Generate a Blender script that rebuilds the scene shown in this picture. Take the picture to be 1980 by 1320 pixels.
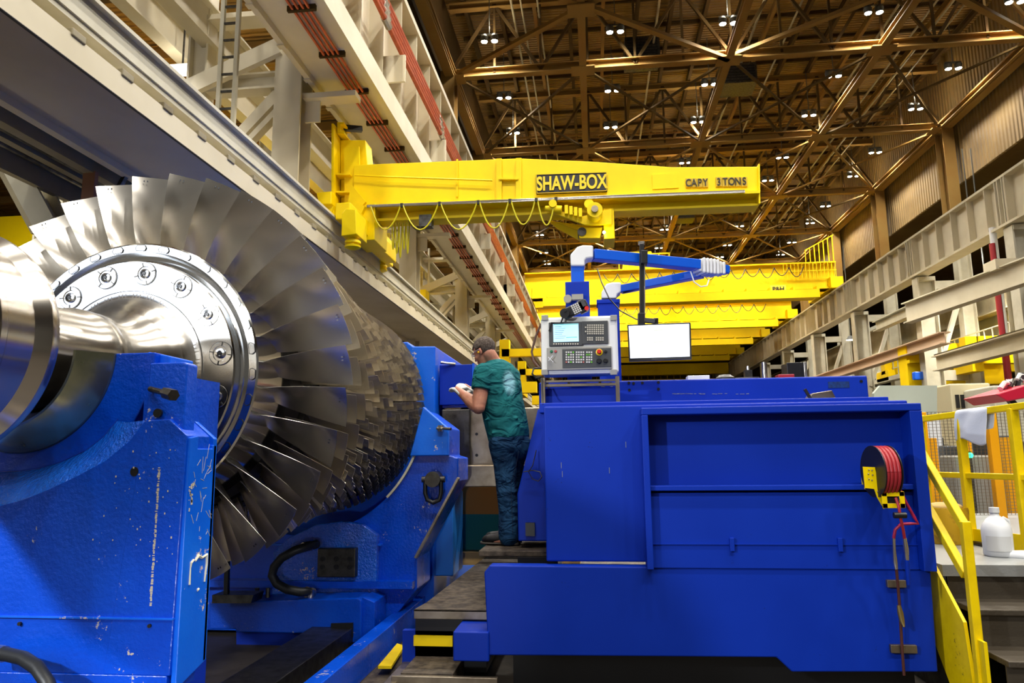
import bpy, math, random
from mathutils import Vector, Matrix
from math import sin, cos, pi, radians as rad, degrees, atan2, sqrt, tan
SC = bpy.context.scene
COL = SC.collection
for o in list(bpy.data.objects): bpy.data.objects.remove(o)
random.seed(5)
# ---------------------------------------------------------------- camera
FPX, YAW, PITCH, ROLL = 1400.0, -.112, .1552, -.0107
CAM = Vector((0, 0, 1.6))
_f = Vector((sin(YAW)*cos(PITCH), cos(YAW)*cos(PITCH), sin(PITCH)))
_r = Vector((cos(YAW), -sin(YAW), 0)); _u = _r.cross(_f)
_r2 = cos(ROLL)*_r + sin(ROLL)*_u; _u2 = -sin(ROLL)*_r + cos(ROLL)*_u
cam = bpy.data.cameras.new('camera'); cam.lens = FPX/1980*36; cam.sensor_width = 36
cam.clip_start = .05; cam.clip_end = 600
camo = bpy.data.objects.new('camera', cam); COL.objects.link(camo)
camo.matrix_world = Matrix(((_r2.x, _u2.x, -_f.x, CAM.x), (_r2.y, _u2.y, -_f.y, CAM.y), (_r2.z, _u2.z, -_f.z, CAM.z), (0, 0, 0, 1)))
SC.camera = camo
def ray(x, y): return _r2*((x-990)/FPX) - _u2*((y-660)/FPX) + _f
def at(x, y, Y):            # world point seen at photo pixel x,y at distance Y down the hall
    d = ray(x, y); return CAM + d*(Y/d.y)
def atx(x, y, X): d = ray(x, y); return CAM + d*(X/d.x)
def atz(x, y, Z): d = ray(x, y); return CAM + d*((Z-1.6)/d.z)
# ---------------------------------------------------------------- look
SC.view_settings.view_transform = 'Standard'; SC.view_settings.look = 'None'
SC.view_settings.gamma = 1; SC.view_settings.use_curve_mapping = False
SC.view_settings.exposure = 0.3
SC.render.engine = 'CYCLES'
SC.cycles.use_denoising = True
SC.cycles.max_bounces = 6; SC.cycles.diffuse_bounces = 3; SC.cycles.glossy_bounces = 4
SC.cycles.sample_clamp_indirect = 6; SC.cycles.caustics_reflective = False; SC.cycles.caustics_refractive = False
SC.cycles.use_light_tree = True
w = bpy.data.worlds.new('world'); SC.world = w; w.use_nodes = True
w.node_tree.nodes['Background'].inputs[0].default_value = (1.0, .93, .82, 1)
w.node_tree.nodes['Background'].inputs[1].default_value = .10
def s2l(c): return tuple(((v/255)/12.92 if v <= 10 else ((v/255+.055)/1.055)**2.4) for v in c)
def lamp(name, typ, loc, energy, size=.5, color=(1, .95, .86), target=None, spot=2.6, blend=.6, sy=None):
    l = bpy.data.lights.new(name, typ); l.energy = energy; l.color = color
    if typ == 'AREA':
        l.shape = 'RECTANGLE' if sy else 'DISK'; l.size = size
        if sy: l.size_y = sy
    else: l.shadow_soft_size = size
    if typ == 'SPOT': l.spot_size = spot; l.spot_blend = blend
    o = bpy.data.objects.new(name, l); COL.objects.link(o); o.location = loc
    if target is not None: o.rotation_euler = (Vector(target)-Vector(loc)).to_track_quat('-Z', 'Y').to_euler()
    return o
# hall lamps behind the camera (the rows go on over the near end of the hall)
LX = (-4.0, 1.3, 5.9, 11.6, 16.9)
for y in (-8.5, 0.6, 10.4, 20.0):
    for x in LX[:4]: lamp('hall_lamp_light', 'SPOT', (x, y, 18.9), 2300, .35)
# unseen spots: left one for the hard hose shadow, other added for the cradle
lamp('unseen_spot_light', 'SPOT', (-4.6, -.9, 3.5), 800, .10, (.93, .96, 1), (-2.5, 3.1, 1.1), 1.25, .7)
lamp('unseen_spot_light', 'SPOT', (-.95, .9, .75), 70, .08, (.93, .96, 1), (-2.1, 6.6, .75), .75, .6)
# ---------------------------------------------------------------- materials
def mat(name, c, rough=.5, metal=0.0, var=None, bump=None, chips=None, spec=None, coat=0, aniso=0, emit=None, alpha=None, scalevec=(1, 1, 1)):
    m = bpy.data.materials.new(name); m.use_nodes = True; nt = m.node_tree; b = nt.nodes['Principled BSDF']; L = nt.links.new
    b.inputs['Base Color'].default_value = (*s2l(c), 1); b.inputs['Roughness'].default_value = rough; b.inputs['Metallic'].default_value = metal
    if spec is not None: b.inputs['Specular IOR Level'].default_value = spec
    if coat: b.inputs['Coat Weight'].default_value = coat; b.inputs['Coat Roughness'].default_value = .12
    if alpha is not None: b.inputs['Alpha'].default_value = alpha
    if emit: b.inputs['Emission Color'].default_value = (*s2l(emit[0]), 1); b.inputs['Emission Strength'].default_value = emit[1]
    tc = nt.nodes.new('ShaderNodeTexCoord'); mp = nt.nodes.new('ShaderNodeMapping'); L(tc.outputs['Object'], mp.inputs[0]); mp.inputs['Scale'].default_value = scalevec
    def noise(sc, det=4, rg=.6):
        n = nt.nodes.new('ShaderNodeTexNoise'); n.inputs['Scale'].default_value = sc; n.inputs['Detail'].default_value = det; n.inputs['Roughness'].default_value = rg
        L(mp.outputs[0], n.inputs[0]); return n
    col = None
    if var:   # (scale, other colour, lo, hi)
        n = noise(var[0]); r = nt.nodes.new('ShaderNodeValToRGB'); L(n.outputs[0], r.inputs[0])
        r.color_ramp.elements[0].position = var[2]; r.color_ramp.elements[1].position = var[3]
        r.color_ramp.elements[0].color = (*s2l(c), 1); r.color_ramp.elements[1].color = (*s2l(var[1]), 1); col = r.outputs[0]
        mr = nt.nodes.new('ShaderNodeMapRange'); L(n.outputs[0], mr.inputs[0]); mr.inputs[3].default_value = max(.03, rough-.1); mr.inputs[4].default_value = rough+.15
        L(mr.outputs[0], b.inputs['Roughness'])
    if chips:  # (scale, colour, threshold)
        n = noise(chips[0], 6, .7); n2 = noise(chips[0]*.12, 2)
        a = nt.nodes.new('ShaderNodeMath'); a.operation = 'MULTIPLY'; L(n.outputs[0], a.inputs[0]); L(n2.outputs[0], a.inputs[1])
        r = nt.nodes.new('ShaderNodeMapRange'); L(a.outputs[0], r.inputs[0]); r.inputs[1].default_value = chips[2]; r.inputs[2].default_value = chips[2]+.02
        mx = nt.nodes.new('ShaderNodeMix'); mx.data_type = 'RGBA'; L(r.outputs[0], mx.inputs[0])
        if col: L(col, mx.inputs[6])
        else: mx.inputs[6].default_value = (*s2l(c), 1)
        mx.inputs[7].default_value = (*s2l(chips[1]), 1); col = mx.outputs[2]
    if col: L(col, b.inputs['Base Color'])
    if bump:  # (scale, strength, dist)
        n = noise(bump[0], 3); bp = nt.nodes.new('ShaderNodeBump'); bp.inputs['Strength'].default_value = bump[1]; bp.inputs['Distance'].default_value = bump[2]
        L(n.outputs[0], bp.inputs['Height']); L(bp.outputs[0], b.inputs['Normal'])
        if coat: L(bp.outputs[0], b.inputs['Coat Normal'])
    if aniso:
        b.inputs['Anisotropic'].default_value = aniso; t = nt.nodes.new('ShaderNodeTangent'); t.direction_type = 'RADIAL'; t.axis = 'Y'
        L(t.outputs[0], b.inputs['Tangent']); b.inputs['Anisotropic Rotation'].default_value = .25
    return m
M = {}
M['blue'] = mat('blue_paint', (0, 68, 200), .26, var=(1.3, (0, 84, 222), .35, .7), chips=(34, (205, 196, 178), .392), bump=(42, .4, .008), spec=.5)
M['blue_rough'] = mat('blue_rough_paint', (0, 84, 216), .2, var=(2.2, (4, 108, 232), .35, .7), chips=(26, (215, 205, 190), .395), bump=(48, .8, .02), coat=.8)
M['blue_bright'] = mat('blue_bright_paint', (0, 92, 226), .35, var=(2, (6, 112, 240), .3, .7), chips=(30, (225, 205, 185), .385), bump=(60, .2, .005))
M['blue_dark'] = mat('blue_machine_paint', (0, 44, 160), .5, spec=.25, var=(.9, (0, 50, 174), .35, .75), chips=(60, (10, 30, 90), .43), bump=(260, .12, .002))
M['blue_arm'] = mat('blue_arm_paint', (10, 92, 216), .35, bump=(80, .05, .002))
M['yellow'] = mat('yellow_paint', (255, 222, 0), .42, spec=.25, var=(1.5, (248, 208, 0), .4, .8), bump=(8, .12, .01))
M['yellow_far'] = mat('crane_yellow_paint', (255, 218, 0), .55, spec=.2, var=(.4, (240, 196, 0), .4, .8))
M['yellow_rail'] = mat('railing_yellow_paint', (246, 212, 0), .45, spec=.3, var=(6, (222, 186, 0), .45, .8), chips=(40, (150, 120, 30), .43))
M['cream'] = mat('cream_steel_paint', (214, 204, 178), .5, var=(.7, (196, 184, 154), .4, .8), bump=(30, .06, .003))
M['cream2'] = mat('cream_grey_steel_paint', (205, 200, 180), .5, var=(1.1, (176, 168, 142), .4, .8))
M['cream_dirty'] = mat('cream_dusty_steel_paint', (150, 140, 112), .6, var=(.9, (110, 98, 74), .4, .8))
M['brown'] = mat('ochre_steel_paint', (124, 97, 50), .8, spec=.15, var=(.5, (118, 80, 34), .4, .8))
M['brown_dk'] = mat('brown_steel_paint', (74, 58, 32), .85, spec=.1, var=(.5, (64, 44, 24), .4, .8))
M['steel'] = mat('turned_steel', (214, 208, 198), .24, 1, aniso=.85)
M['steel_face'] = mat('polished_disc_steel', (220, 220, 218), .13, 1, aniso=.45)
M['blade'] = mat('blade_steel', (212, 208, 200), .27, 1)
M['blade_small'] = mat('small_blade_steel', (214, 206, 190), .3, 1)
M['drum'] = mat('dark_rotor_drum', (40, 38, 36), .5, .8)
M['steel_dk'] = mat('dark_steel', (92, 90, 86), .4, 1, var=(12, (60, 58, 54), .4, .7))
M['steel_plate'] = mat('worn_steel_plate', (170, 158, 138), .35, .9, var=(3, (110, 96, 78), .4, .7), bump=(20, .1, .003))
M['liner'] = mat('bearing_liner_metal', (176, 180, 150), .2, .9, var=(10, (150, 156, 126), .4, .7))
M['black'] = mat('black_plastic', (20, 20, 21), .4)
M['rubber'] = mat('black_rubber_hose', (34, 36, 38), .45, bump=(60, .2, .003))
M['blue_cab_lit'] = mat('blue_cabinet_lit_tone', (40, 140, 245), .4)  # lighter blue stands in for light falling on the cabinet
M['floor'] = mat('dark_shop_floor', (70, 62, 52), .6, var=(1.4, (44, 38, 32), .35, .7), bump=(12, .3, .01))
M['plate'] = mat('checker_plate_dirt', (96, 84, 70), .6, .3, var=(16, (50, 42, 36), .35, .65), bump=(40, .5, .006))
M['white'] = mat('white_plastic', (235, 236, 236), .4)
M['grey_plastic'] = mat('grey_enclosure', (226, 226, 220), .45)
M['orange'] = mat('copper_conduit', (206, 100, 56), .4, .3, var=(3, (176, 80, 44), .4, .7))
M['red_hose'] = mat('red_hose', (168, 40, 48), .4)
# ---------------------------------------------------------------- mesh builder
class MB:
    def __init__(s): s.v = []; s.f = []
    def add(s, v, f):
        n = len(s.v); s.v += [tuple(p) for p in v]; s.f += [tuple(i+n for i in q) for q in f]; return s
    def box(s, x0, y0, z0, x1, y1, z1):
        return s.add([(x, y, z) for x in (x0, x1) for y in (y0, y1) for z in (z0, z1)],
                     [(0, 1, 3, 2), (4, 6, 7, 5), (0, 4, 5, 1), (2, 3, 7, 6), (0, 2, 6, 4), (1, 5, 7, 3)])
    def beam(s, p, q, w, h, up=(0, 0, 1), o=(0, 0)):      # oriented bar, w across, h along up
        p = Vector(p); q = Vector(q); d = (q-p).normalized(); up = Vector(up)
        if abs(d.dot(up)) > .98: up = Vector((0, 1, 0))
        a = d.cross(up).normalized(); b = a.cross(d)
        off = a*o[0]+b*o[1]
        return s.add([c+off+a*i*w/2+b*j*h/2 for c in (p, q) for i, j in ((-1, -1), (1, -1), (1, 1), (-1, 1))],
                     [(3, 2, 1, 0), (4, 5, 6, 7), (0, 1, 5, 4), (1, 2, 6, 5), (2, 3, 7, 6), (3, 0, 4, 7)])
    def ibeam(s, p, q, h, w, t=.03, up=(0, 0, 1)):
        s.beam(p, q, t, h, up); s.beam(p, q, w, t, up, (0, h/2)); return s.beam(p, q, w, t, up, (0, -h/2))
    def prism(s, pts, ax, a0, a1):                          # polygon (two free coords) pushed along ax
        n = len(pts)
        def mk(p, a): return {'x': (a, p[0], p[1]), 'y': (p[0], a, p[1]), 'z': (p[0], p[1], a)}[ax]
        return s.add([mk(p, a0) for p in pts]+[mk(p, a1) for p in pts],
                     [tuple(range(n)), tuple(range(2*n-1, n-1, -1))]+[(i, i+n, (i+1) % n+n, (i+1) % n) for i in range(n)])
    def tube(s, pts, r, n=8, cap=True):
        pts = [Vector(p) for p in pts]; rs = r if isinstance(r, (list, tuple)) else [r]*len(pts); v = []; f = []
        up = Vector((0, 0, 1)); pa = None
        for i, p in enumerate(pts):
            d = (pts[min(i+1, len(pts)-1)]-pts[max(i-1, 0)]).normalized()
            if pa is None:
                a = d.cross(up) if abs(d.dot(up)) < .95 else d.cross(Vector((0, 1, 0)))
            else: a = pa - d*pa.dot(d)
            a.normalize(); pa = a; b = d.cross(a)
            v += [p+(a*cos(2*pi*k/n)+b*sin(2*pi*k/n))*rs[i] for k in range(n)]
        for i in range(len(pts)-1):
            for k in range(n): f.append((i*n+k, i*n+(k+1) % n, (i+1)*n+(k+1) % n, (i+1)*n+k))
        if cap: f += [tuple(range(n-1, -1, -1)), tuple(range((len(pts)-1)*n, len(pts)*n))]
        return s.add(v, f)
    def lathe(s, prof, c, ax='y', n=64, a0=0, a1=2*pi, cap=False):   # prof: (along, radius)
        full = abs(a1-a0-2*pi) < 1e-6; m = n if full else n+1; v = []; f = []
        for t, r in prof:
            for k in range(m):
                a = a0+(a1-a0)*k/n; u, w_ = r*cos(a), r*sin(a)
                v.append({'y': (c[0]+u, c[1]+t, c[2]+w_), 'z': (c[0]+u, c[1]+w_, c[2]+t), 'x': (c[0]+t, c[1]+u, c[2]+w_)}[ax])
        for i in range(len(prof)-1):
            for k in range(n): f.append((i*m+k, i*m+(k+1) % m, (i+1)*m+(k+1) % m, (i+1)*m+k))
        if cap: f += [tuple(range(m)), tuple(range((len(prof)-1)*m, len(prof)*m))]
        return s.add(v, f)
    def cyl(s, p, q, r, n=16): return s.tube([p, q], r, n)
    def ball(s, c, r, sc=(1, 1, 1), n=12):
        pr = [(-cos(pi*i/n), sin(pi*i/n)) for i in range(n+1)]
        v = []; f = []
        for t, q in pr:
            for k in range(n*2): a = pi*k/n; v.append((c[0]+r*sc[0]*q*cos(a), c[1]+r*sc[1]*q*sin(a), c[2]+r*sc[2]*t))
        for i in range(n):
            for k in range(2*n): f.append((i*2*n+k, i*2*n+(k+1) % (2*n), (i+1)*2*n+(k+1) % (2*n), (i+1)*2*n+k))
        return s.add(v, f)
    def build(s, name, m, parent=None, smooth=None, bevel=0, loc=None):
        me = bpy.data.meshes.new(name); me.from_pydata(s.v, [], s.f)
        import bmesh
        bm = bmesh.new(); bm.from_mesh(me); bmesh.ops.remove_doubles(bm, verts=bm.verts, dist=1e-5) if smooth else None
        bmesh.ops.recalc_face_normals(bm, faces=bm.faces); bm.to_mesh(me); bm.free()
        me.materials.append(m if not isinstance(m, str) else M[m])
        o = bpy.data.objects.new(name, me); COL.objects.link(o)
        if parent is not None:
            o.parent = parent
            if parent.type == 'EMPTY': o.location = -parent.location
        if smooth:
            me.polygons.foreach_set('use_smooth', [True]*len(me.polygons))
            me.set_sharp_from_angle(angle=rad(smooth if smooth is not True else 35))
        if bevel:
            b = o.modifiers.new('b', 'BEVEL'); b.width = bevel; b.segments = 2; b.limit_method = 'ANGLE'; b.angle_limit = rad(40)
        return o
def tag(o, label, cat, group=None, kind=None):
    o['label'] = label; o['category'] = cat
    if group: o['group'] = group
    if kind: o['kind'] = kind
    return o
def thing(name, label, cat, loc=(0, 0, 0), group=None, kind=None):
    o = bpy.data.objects.new(name, None); COL.objects.link(o); o.location = loc; o.empty_display_size = .2
    return tag(o, label, cat, group, kind)
def structure(o): o['kind'] = 'structure'; return o
def copy_tree(o, loc):
    c = o.copy(); COL.objects.link(c); c.location = loc
    for ch in o.children:
        d = ch.copy(); COL.objects.link(d); d.parent = c
        for g in ch.children: e = g.copy(); COL.objects.link(e); e.parent = d
    return c
def arc(cx, cz, r, a0, a1, n): return [(cx+r*cos(rad(a0+(a1-a0)*i/n)), cz+r*sin(rad(a0+(a1-a0)*i/n))) for i in range(n+1)]
def word(txt, size, p, right, up, m, parent, name='lettering', depth=.004, bold=.0, sx=1):
    c = bpy.data.curves.new(name, 'FONT'); c.body = txt; c.size = size; c.extrude = depth; c.offset = bold; c.align_x = 'CENTER'; c.align_y = 'CENTER'
    tmp = bpy.data.objects.new(name, c); COL.objects.link(tmp); dg = bpy.context.evaluated_depsgraph_get()
    me = bpy.data.meshes.new_from_object(tmp.evaluated_get(dg)); bpy.data.objects.remove(tmp); me.materials.clear(); me.materials.append(m)
    o = bpy.data.objects.new(name, me); COL.objects.link(o)
    right = Vector(right).normalized(); up = Vector(up).normalized(); nn = right.cross(up)
    p = Vector(p)
    if parent is not None:
        o.parent = parent
        if parent.type == 'EMPTY': p = p-parent.location
    o.matrix_local = Matrix(((right.x*sx, up.x, nn.x, p.x), (right.y*sx, up.y, nn.y, p.y), (right.z*sx, up.z, nn.z, p.z), (0, 0, 0, 1)))
    return o
# ================================================================ HALL
XL, XR = -5.9, 18.2
TY = [20.4, 29.0, 37.35, 46.3, 54.8, 63.3, 71.8, 80.3, 88.8, 97.3]     # truss stations
NX = [-5.7, -.08, 6.0, 12.1, 18.0]
structure(MB().box(-30, -22, -.3, 45, 104, 0).build('floor', 'floor'))
# roof deck with corrugation in its material
md = mat('corrugated_roof_deck', (150, 112, 40), .7, var=(.25, (96, 72, 34), .35, .7))
nt = md.node_tree; b = nt.nodes['Principled BSDF']; wv = nt.nodes.new('ShaderNodeTexWave'); wv.bands_direction = 'Y'; wv.inputs['Scale'].default_value = 1.6
tc = nt.nodes.new('ShaderNodeTexCoord'); nt.links.new(tc.outputs['Object'], wv.inputs[0]); bp = nt.nodes.new('ShaderNodeBump'); bp.inputs['Distance'].default_value = .12; bp.inputs['Strength'].default_value = .9
nt.links.new(wv.outputs[0], bp.inputs['Height']); nt.links.new(bp.outputs[0], b.inputs['Normal']); M['deck'] = md
mw = mat('corrugated_wall_cladding', (124, 98, 48), .7, var=(.3, (90, 68, 30), .35, .7))
nt = mw.node_tree; b = nt.nodes['Principled BSDF']; wv = nt.nodes.new('ShaderNodeTexWave'); wv.bands_direction = 'Y'; wv.inputs['Scale'].default_value = 1.1
tc = nt.nodes.new('ShaderNodeTexCoord'); nt.links.new(tc.outputs['Object'], wv.inputs[0]); bp = nt.nodes.new('ShaderNodeBump'); bp.inputs['Distance'].default_value = .1; bp.inputs['Strength'].default_value = .9
nt.links.new(wv.outputs[0], bp.inputs['Height']); nt.links.new(bp.outputs[0], b.inputs['Normal']); M['clad'] = mw
wg = mat('added_window_panes', (230, 238, 245), .4, emit=((225, 236, 255), 3.4))
wo = structure(MB().box(-20.5, -12.1, 5.2, -4.6, -12.0, 10.8).build('added_window_1', wg))  # unseen glowing window, added for the bright cut reflected in the rotor disc
m = MB()
for i in range(7): m.box(-20.6+i*2.67, -11.99, 5.0, -20.45+i*2.67, -11.9, 10.9)
m.box(-20.6, -11.99, 5.0, -4.4, -11.88, 5.2); m.box(-20.6, -11.99, 8.0, -4.4, -11.9, 8.15); structure(m.build('added_window_1_frame', 'steel_dk'))
structure(MB().box(-30, -12.4, 0, -4.4, -12.2, 14).build('wall_front', 'cream_dirty'))
structure(MB().box(XL-.4, -20, 22.0, XR+.6, 103, 22.2).build('ceiling', 'deck'))
# upper walls
mb = MB().box(XL-.5, -20, 14.2, XL-.35, 103, 22.1); structure(mb.build('wall_left', 'brown_dk'))
mb = MB().box(XR+.5, -20, 14.9, XR+.62, 103, 22.1); structure(mb.build('wall_right', 'clad'))
structure(MB().box(-30, 101.5, 0, 45, 102, 24).build('wall_back', 'brown_dk'))
# side aisles: low roofs
structure(MB().box(-26, -20, 12.6, XL-.6, 103, 12.8).build('ceiling_left_aisle', 'deck'))
structure(MB().box(XR+1.2, -20, 15.4, 42, 103, 15.6).build('ceiling_right_aisle', 'brown_dk'))
structure(MB().box(-26.4, -20, 0, -26, 103, 13).build('wall_left_aisle', 'brown_dk'))
structure(MB().box(42, -20, 0, 42.4, 103, 16).build('wall_right_aisle', 'cream_dirty'))
# trusses
def truss(y):
    m = MB(); m2 = MB(); zb, zt = 18, 21.2
    m.ibeam((XL, y, zb), (XR, y, zb), .34, .34, .04); m.ibeam((XL, y, zt), (XR, y, zt), .3, .3, .04)
    xs = [XL+(XR-XL)*i/12 for i in range(13)]
    for i, x in enumerate(xs):
        if 0 < i < 12: m2.beam((x, y, zb), (x, y, zt), .10, .10)
        if i < 12:
            a, b_ = (zb, zt) if i % 2 == 0 else (zt, zb)
            m2.beam((x, y, a), (xs[i+1], y, b_), .12, .12, (0, 1, 0))
    for x in NX: m.box(x-.5, y-.4, zb-.22, x+.5, y+.4, zb-.17)
    o = m.build('roof_truss', 'brown'); m2.build('truss_web', 'brown_dk', o); return structure(o)
for y in TY: truss(y)
# purlins running down the hall and cross purlins
for x in [XL+.6+i*1.55 for i in range(16)]:
    structure(MB().ibeam((x, -18, 21.6), (x, 101, 21.6), .3, .16, .03).build('purlin', 'brown_dk' if int(x*7) % 3 else 'brown'))
for y in [20+i*2.1 for i in range(1, 34)]:
    structure(MB().beam((XL, y, 21.9), (XR, y, 21.9), .12, .16).build('roof_rib', 'brown_dk'))
# bottom chord runners and X bracing
for x in NX:
    structure(MB().ibeam((x, 16, 17.95), (x, 98, 17.95), .26, .3, .04).build('roof_tie_beam', 'brown'))
m = MB()
for i in range(1, len(TY)-1):
    for j in range(4):
        m = MB(); y0, y1 = TY[i], TY[i+1]
        m.beam((NX[j], y0, 17.95), (NX[j+1], y1, 17.95), .12, .08); m.beam((NX[j+1], y0, 17.85), (NX[j], y1, 17.85), .12, .08)
        structure(m.build('roof_cross_brace', 'brown_dk' if i % 2 else 'brown'))
for j in (0, 2):
    m = MB(); m.beam((NX[j], 29, 17.95), (NX[j+2], 20.2, 17.95), .24, .14); m.beam((NX[j+2], 29, 17.85), (NX[j], 20.2, 17.85), .24, .14)
    m.box(NX[j+1]-.5, 24.2, 17.7, NX[j+1]+.5, 25, 17.76)
    structure(m.build('roof_cross_brace', 'brown'))
# eave struts along the walls
structure(MB().ibeam((XL+.1, 8, 18), (XL+.1, 100, 18), .5, .4, .05).build('eave_beam', 'brown'))
structure(MB().ibeam((XR, 8, 18), (XR, 100, 18), .5, .4, .05).build('eave_beam', 'brown'))
# cable trays / pipes under the roof
for x, r in ((-3.0, .05), (-2.6, .04), (-1.9, .04), (3.2, .05), (7.6, .06), (9.2, .05), (13.4, .06), (14.1, .05), (14.9, .05), (15.6, .05), (16.2, .04)):
    tag(MB().tube([(x, 18, 20.4), (x, 98, 20.4)], r, 6).build('ceiling_pipe', 'cream_dirty'), 'thin dusty pipe run under the hall roof along its length', 'pipe', 'pipes under the hall roof')
for y in (24.0, 33.6, 41.8, 50.3):
    m = MB()
    for dx in (0, .45): m.beam((XL+.3, y+dx, 20.8), (XR-.3, y+dx, 20.8), .04, .12)
    for i in range(70): x = XL+.5+i*.34; m.beam((x, y, 20.78), (x, y+.45, 20.78), .03, .03)
    tag(m.build('cable_tray', 'brown'), 'ladder cable tray crossing the hall high under the roof', 'cable tray', 'ladder trays under the roof')
# columns of the hall above and below the runway
for i, y in enumerate([29.0, 37.35, 46.3, 54.8, 63.3, 71.8]):
    m = MB(); m.ibeam((XR, y, 12.3), (XR, y, 18), .8, .55, .05, (0, 1, 0)); structure(m.build('column', 'brown'))
    m = MB(); m.ibeam((XL, y, 12.3), (XL, y, 18), .8, .6, .05, (0, 1, 0)); structure(m.build('column', 'brown'))
    m = MB(); m.ibeam((16.5, y, 0), (16.5, y, 10.1), .8, .6, .06, (1, 0, 0)); m.box(16.1, y-.35, 9.9, 16.9, y+.35, 10.1)
    m.ibeam((18.4, y, 0), (18.4, y, 12.3), .6, .5, .05, (1, 0, 0)); m.beam((16.9, y, 5.2), (18.2, y, 5.2), .3, .5); m.beam((16.8, y, 5.5), (18.3, y, 9.6), .2, .2); m.beam((16.9, y, 9.7), (18.2, y, 9.7), .3, .4)
    m.beam((16.8, y, .3), (18.3, y, 5.0), .2, .2)
    structure(m.build('column', 'cream2'))
for i, y in enumerate([3.2, 11.9, 20.4, 29.0, 37.35, 46.3]):
    m = MB(); m.ibeam((-5.32, y, 0), (-5.32, y, 12), .5, .5, .04, (0, 1, 0)); m.ibeam((-7.15, y, 0), (-7.15, y, 12.4), .35, .3, .04, (1, 0, 0))
    m.box(-5.08, y-.15, 8.0, -4.1, y+.15, 8.1); m.box(-5.08, y-.02, 7.6, -4.8, y+.02, 8.0)
    m.beam((-5.5, y-.3, 8.95), (-7.35, y-.3, 8.2), .12, .30, (0, 0, 1)); m.beam((-5.6, y, 8.17), (-6.7, y, 7.0), .18, .2); m.beam((-5.55, y, 7.9), (-6.6, y, 6.8), .18, .1)
    m.ibeam((-7.1, y, 8.42), (-5.5, y, 8.42), .28, .3, .04); m.beam((-7.3, y, 9.73), (-6.0, y, 9.73), .4, .10)
    m.cyl((-6.72, y-.1, 5.2), (-6.72, y-.1, 10.2), .05, 8)
    structure(m.build('column', 'cream'))
    m = MB(); m.ibeam((-9.8, y, 0), (-9.8, y, 12.6), .5, .5, .04, (1, 0, 0)); structure(m.build('column', 'cream2'))
# ---- girders
def stiff(m, x, ys, z0, z1, w):   # web stiffeners
    for y in ys: m.box(x, y-.02, z0, x+w, y+.02, z1)
def girder(name, label, m, mt='cream'): return tag(m.build(name, mt), label, 'girder')
m = MB(); m.box(16.25, 14, 10.25, 16.33, 100, 12.05); m.box(15.95, 14, 12.05, 16.65, 100, 12.15); m.box(15.95, 14, 10.15, 16.65, 100, 10.25)
stiff(m, 15.98, [16+i*1.42 for i in range(58)], 10.25, 12.05, .28); m.box(16.24, 14, 12.15, 16.36, 100, 12.28)
for y in (29, 37.35, 46.3, 54.8):
    for d in (-.35, -.15, .15, .35): m.box(15.94, y+d-.02, 10.25, 16.25, y+d+.02, 12.05)
girder('crane_runway_girder', 'long cream steel crane runway girder with stiffeners along the right side', m, 'cream')
m = MB(); m.box(-4.55, 4, 8.82, -4.45, 100, 12.0); m.box(-4.9, 4, 12.0, -4.1, 100, 12.15)
stiff(m, -4.45, [5+i*1.42 for i in range(66)], 8.82, 12.0, .3)
for i in range(11): y = 9.6+i*4.2; m.box(-4.45, y, 9.35, -3.75, y+.06, 9.95)
girder('crane_runway_girder', 'high cream runway girder behind the orange conduits at upper left', m, 'cream')
# upper guide girder of the wall crane with copper bars beneath
t = thing('guide_girder', 'cream box girder with copper conductor bars below, above the yellow jib', 'girder', (-4.4, 4, 8.3))
m = MB(); m.box(-3.95, 3, 8.3, -3.82, 100, 8.72); m.box(-5.0, 3, 8.3, -4.9, 100, 8.6); m.box(-4.9, 3, 8.42, -3.95, 100, 8.5); m.box(-5.0, 3, 8.72, -3.82, 100, 8.78)
for i in range(24): y = 5+i*1.1; m.box(-5.02, y, 8.28, -4.9, y+.12, 8.3)
m.build('girder_body', 'cream', t)
for i in range(4): MB().box(-4.42+i*.085, 3, 8.34, -4.39+i*.085, 98, 8.38).build('conductor_bar', 'orange', t)
for i in range(26): y = 4.5+i*1.3; MB().box(-4.5, y, 8.33, -4.05, y+.06, 8.42).build('bar_holder', 'brown_dk', t)
# lower rail girder
t = thing('rail_girder', 'large cream rail girder running above the bladed rotor, carrying the jib end wheels', 'girder', (-4.8, 4, 4.9))
m = MB(); m.box(-4.5, 2, 4.9, -4.3, 100, 5.16); m.box(-5.3, 2, 4.93, -4.5, 100, 4.98); m.box(-4.7, 2, 5.16, -4.62, 100, 5.5); m.box(-5.4, 2, 4.85, -5.3, 100, 5.3)
m.build('girder_body', 'cream', t)
m = MB(); m.box(-4.66, 2, 5.34, -4.38, 100, 5.40); m.box(-4.45, 2, 5.40, -4.36, 100, 5.62); m.box(-4.5, 2, 5.62, -4.3, 100, 5.66); m.build('rail', 'cream2', t)
for i in range(40): y = 3.2+i*.66; MB().box(-4.36, y, 5.14, -4.285, y+.17, 5.21).build('rail_clip', 'cream_dirty', t, bevel=.01)
MB().tube([(-4.29, 3, 4.9), (-4.29, 60, 4.9)], .012, 6).build('cable', 'black', t)
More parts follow.
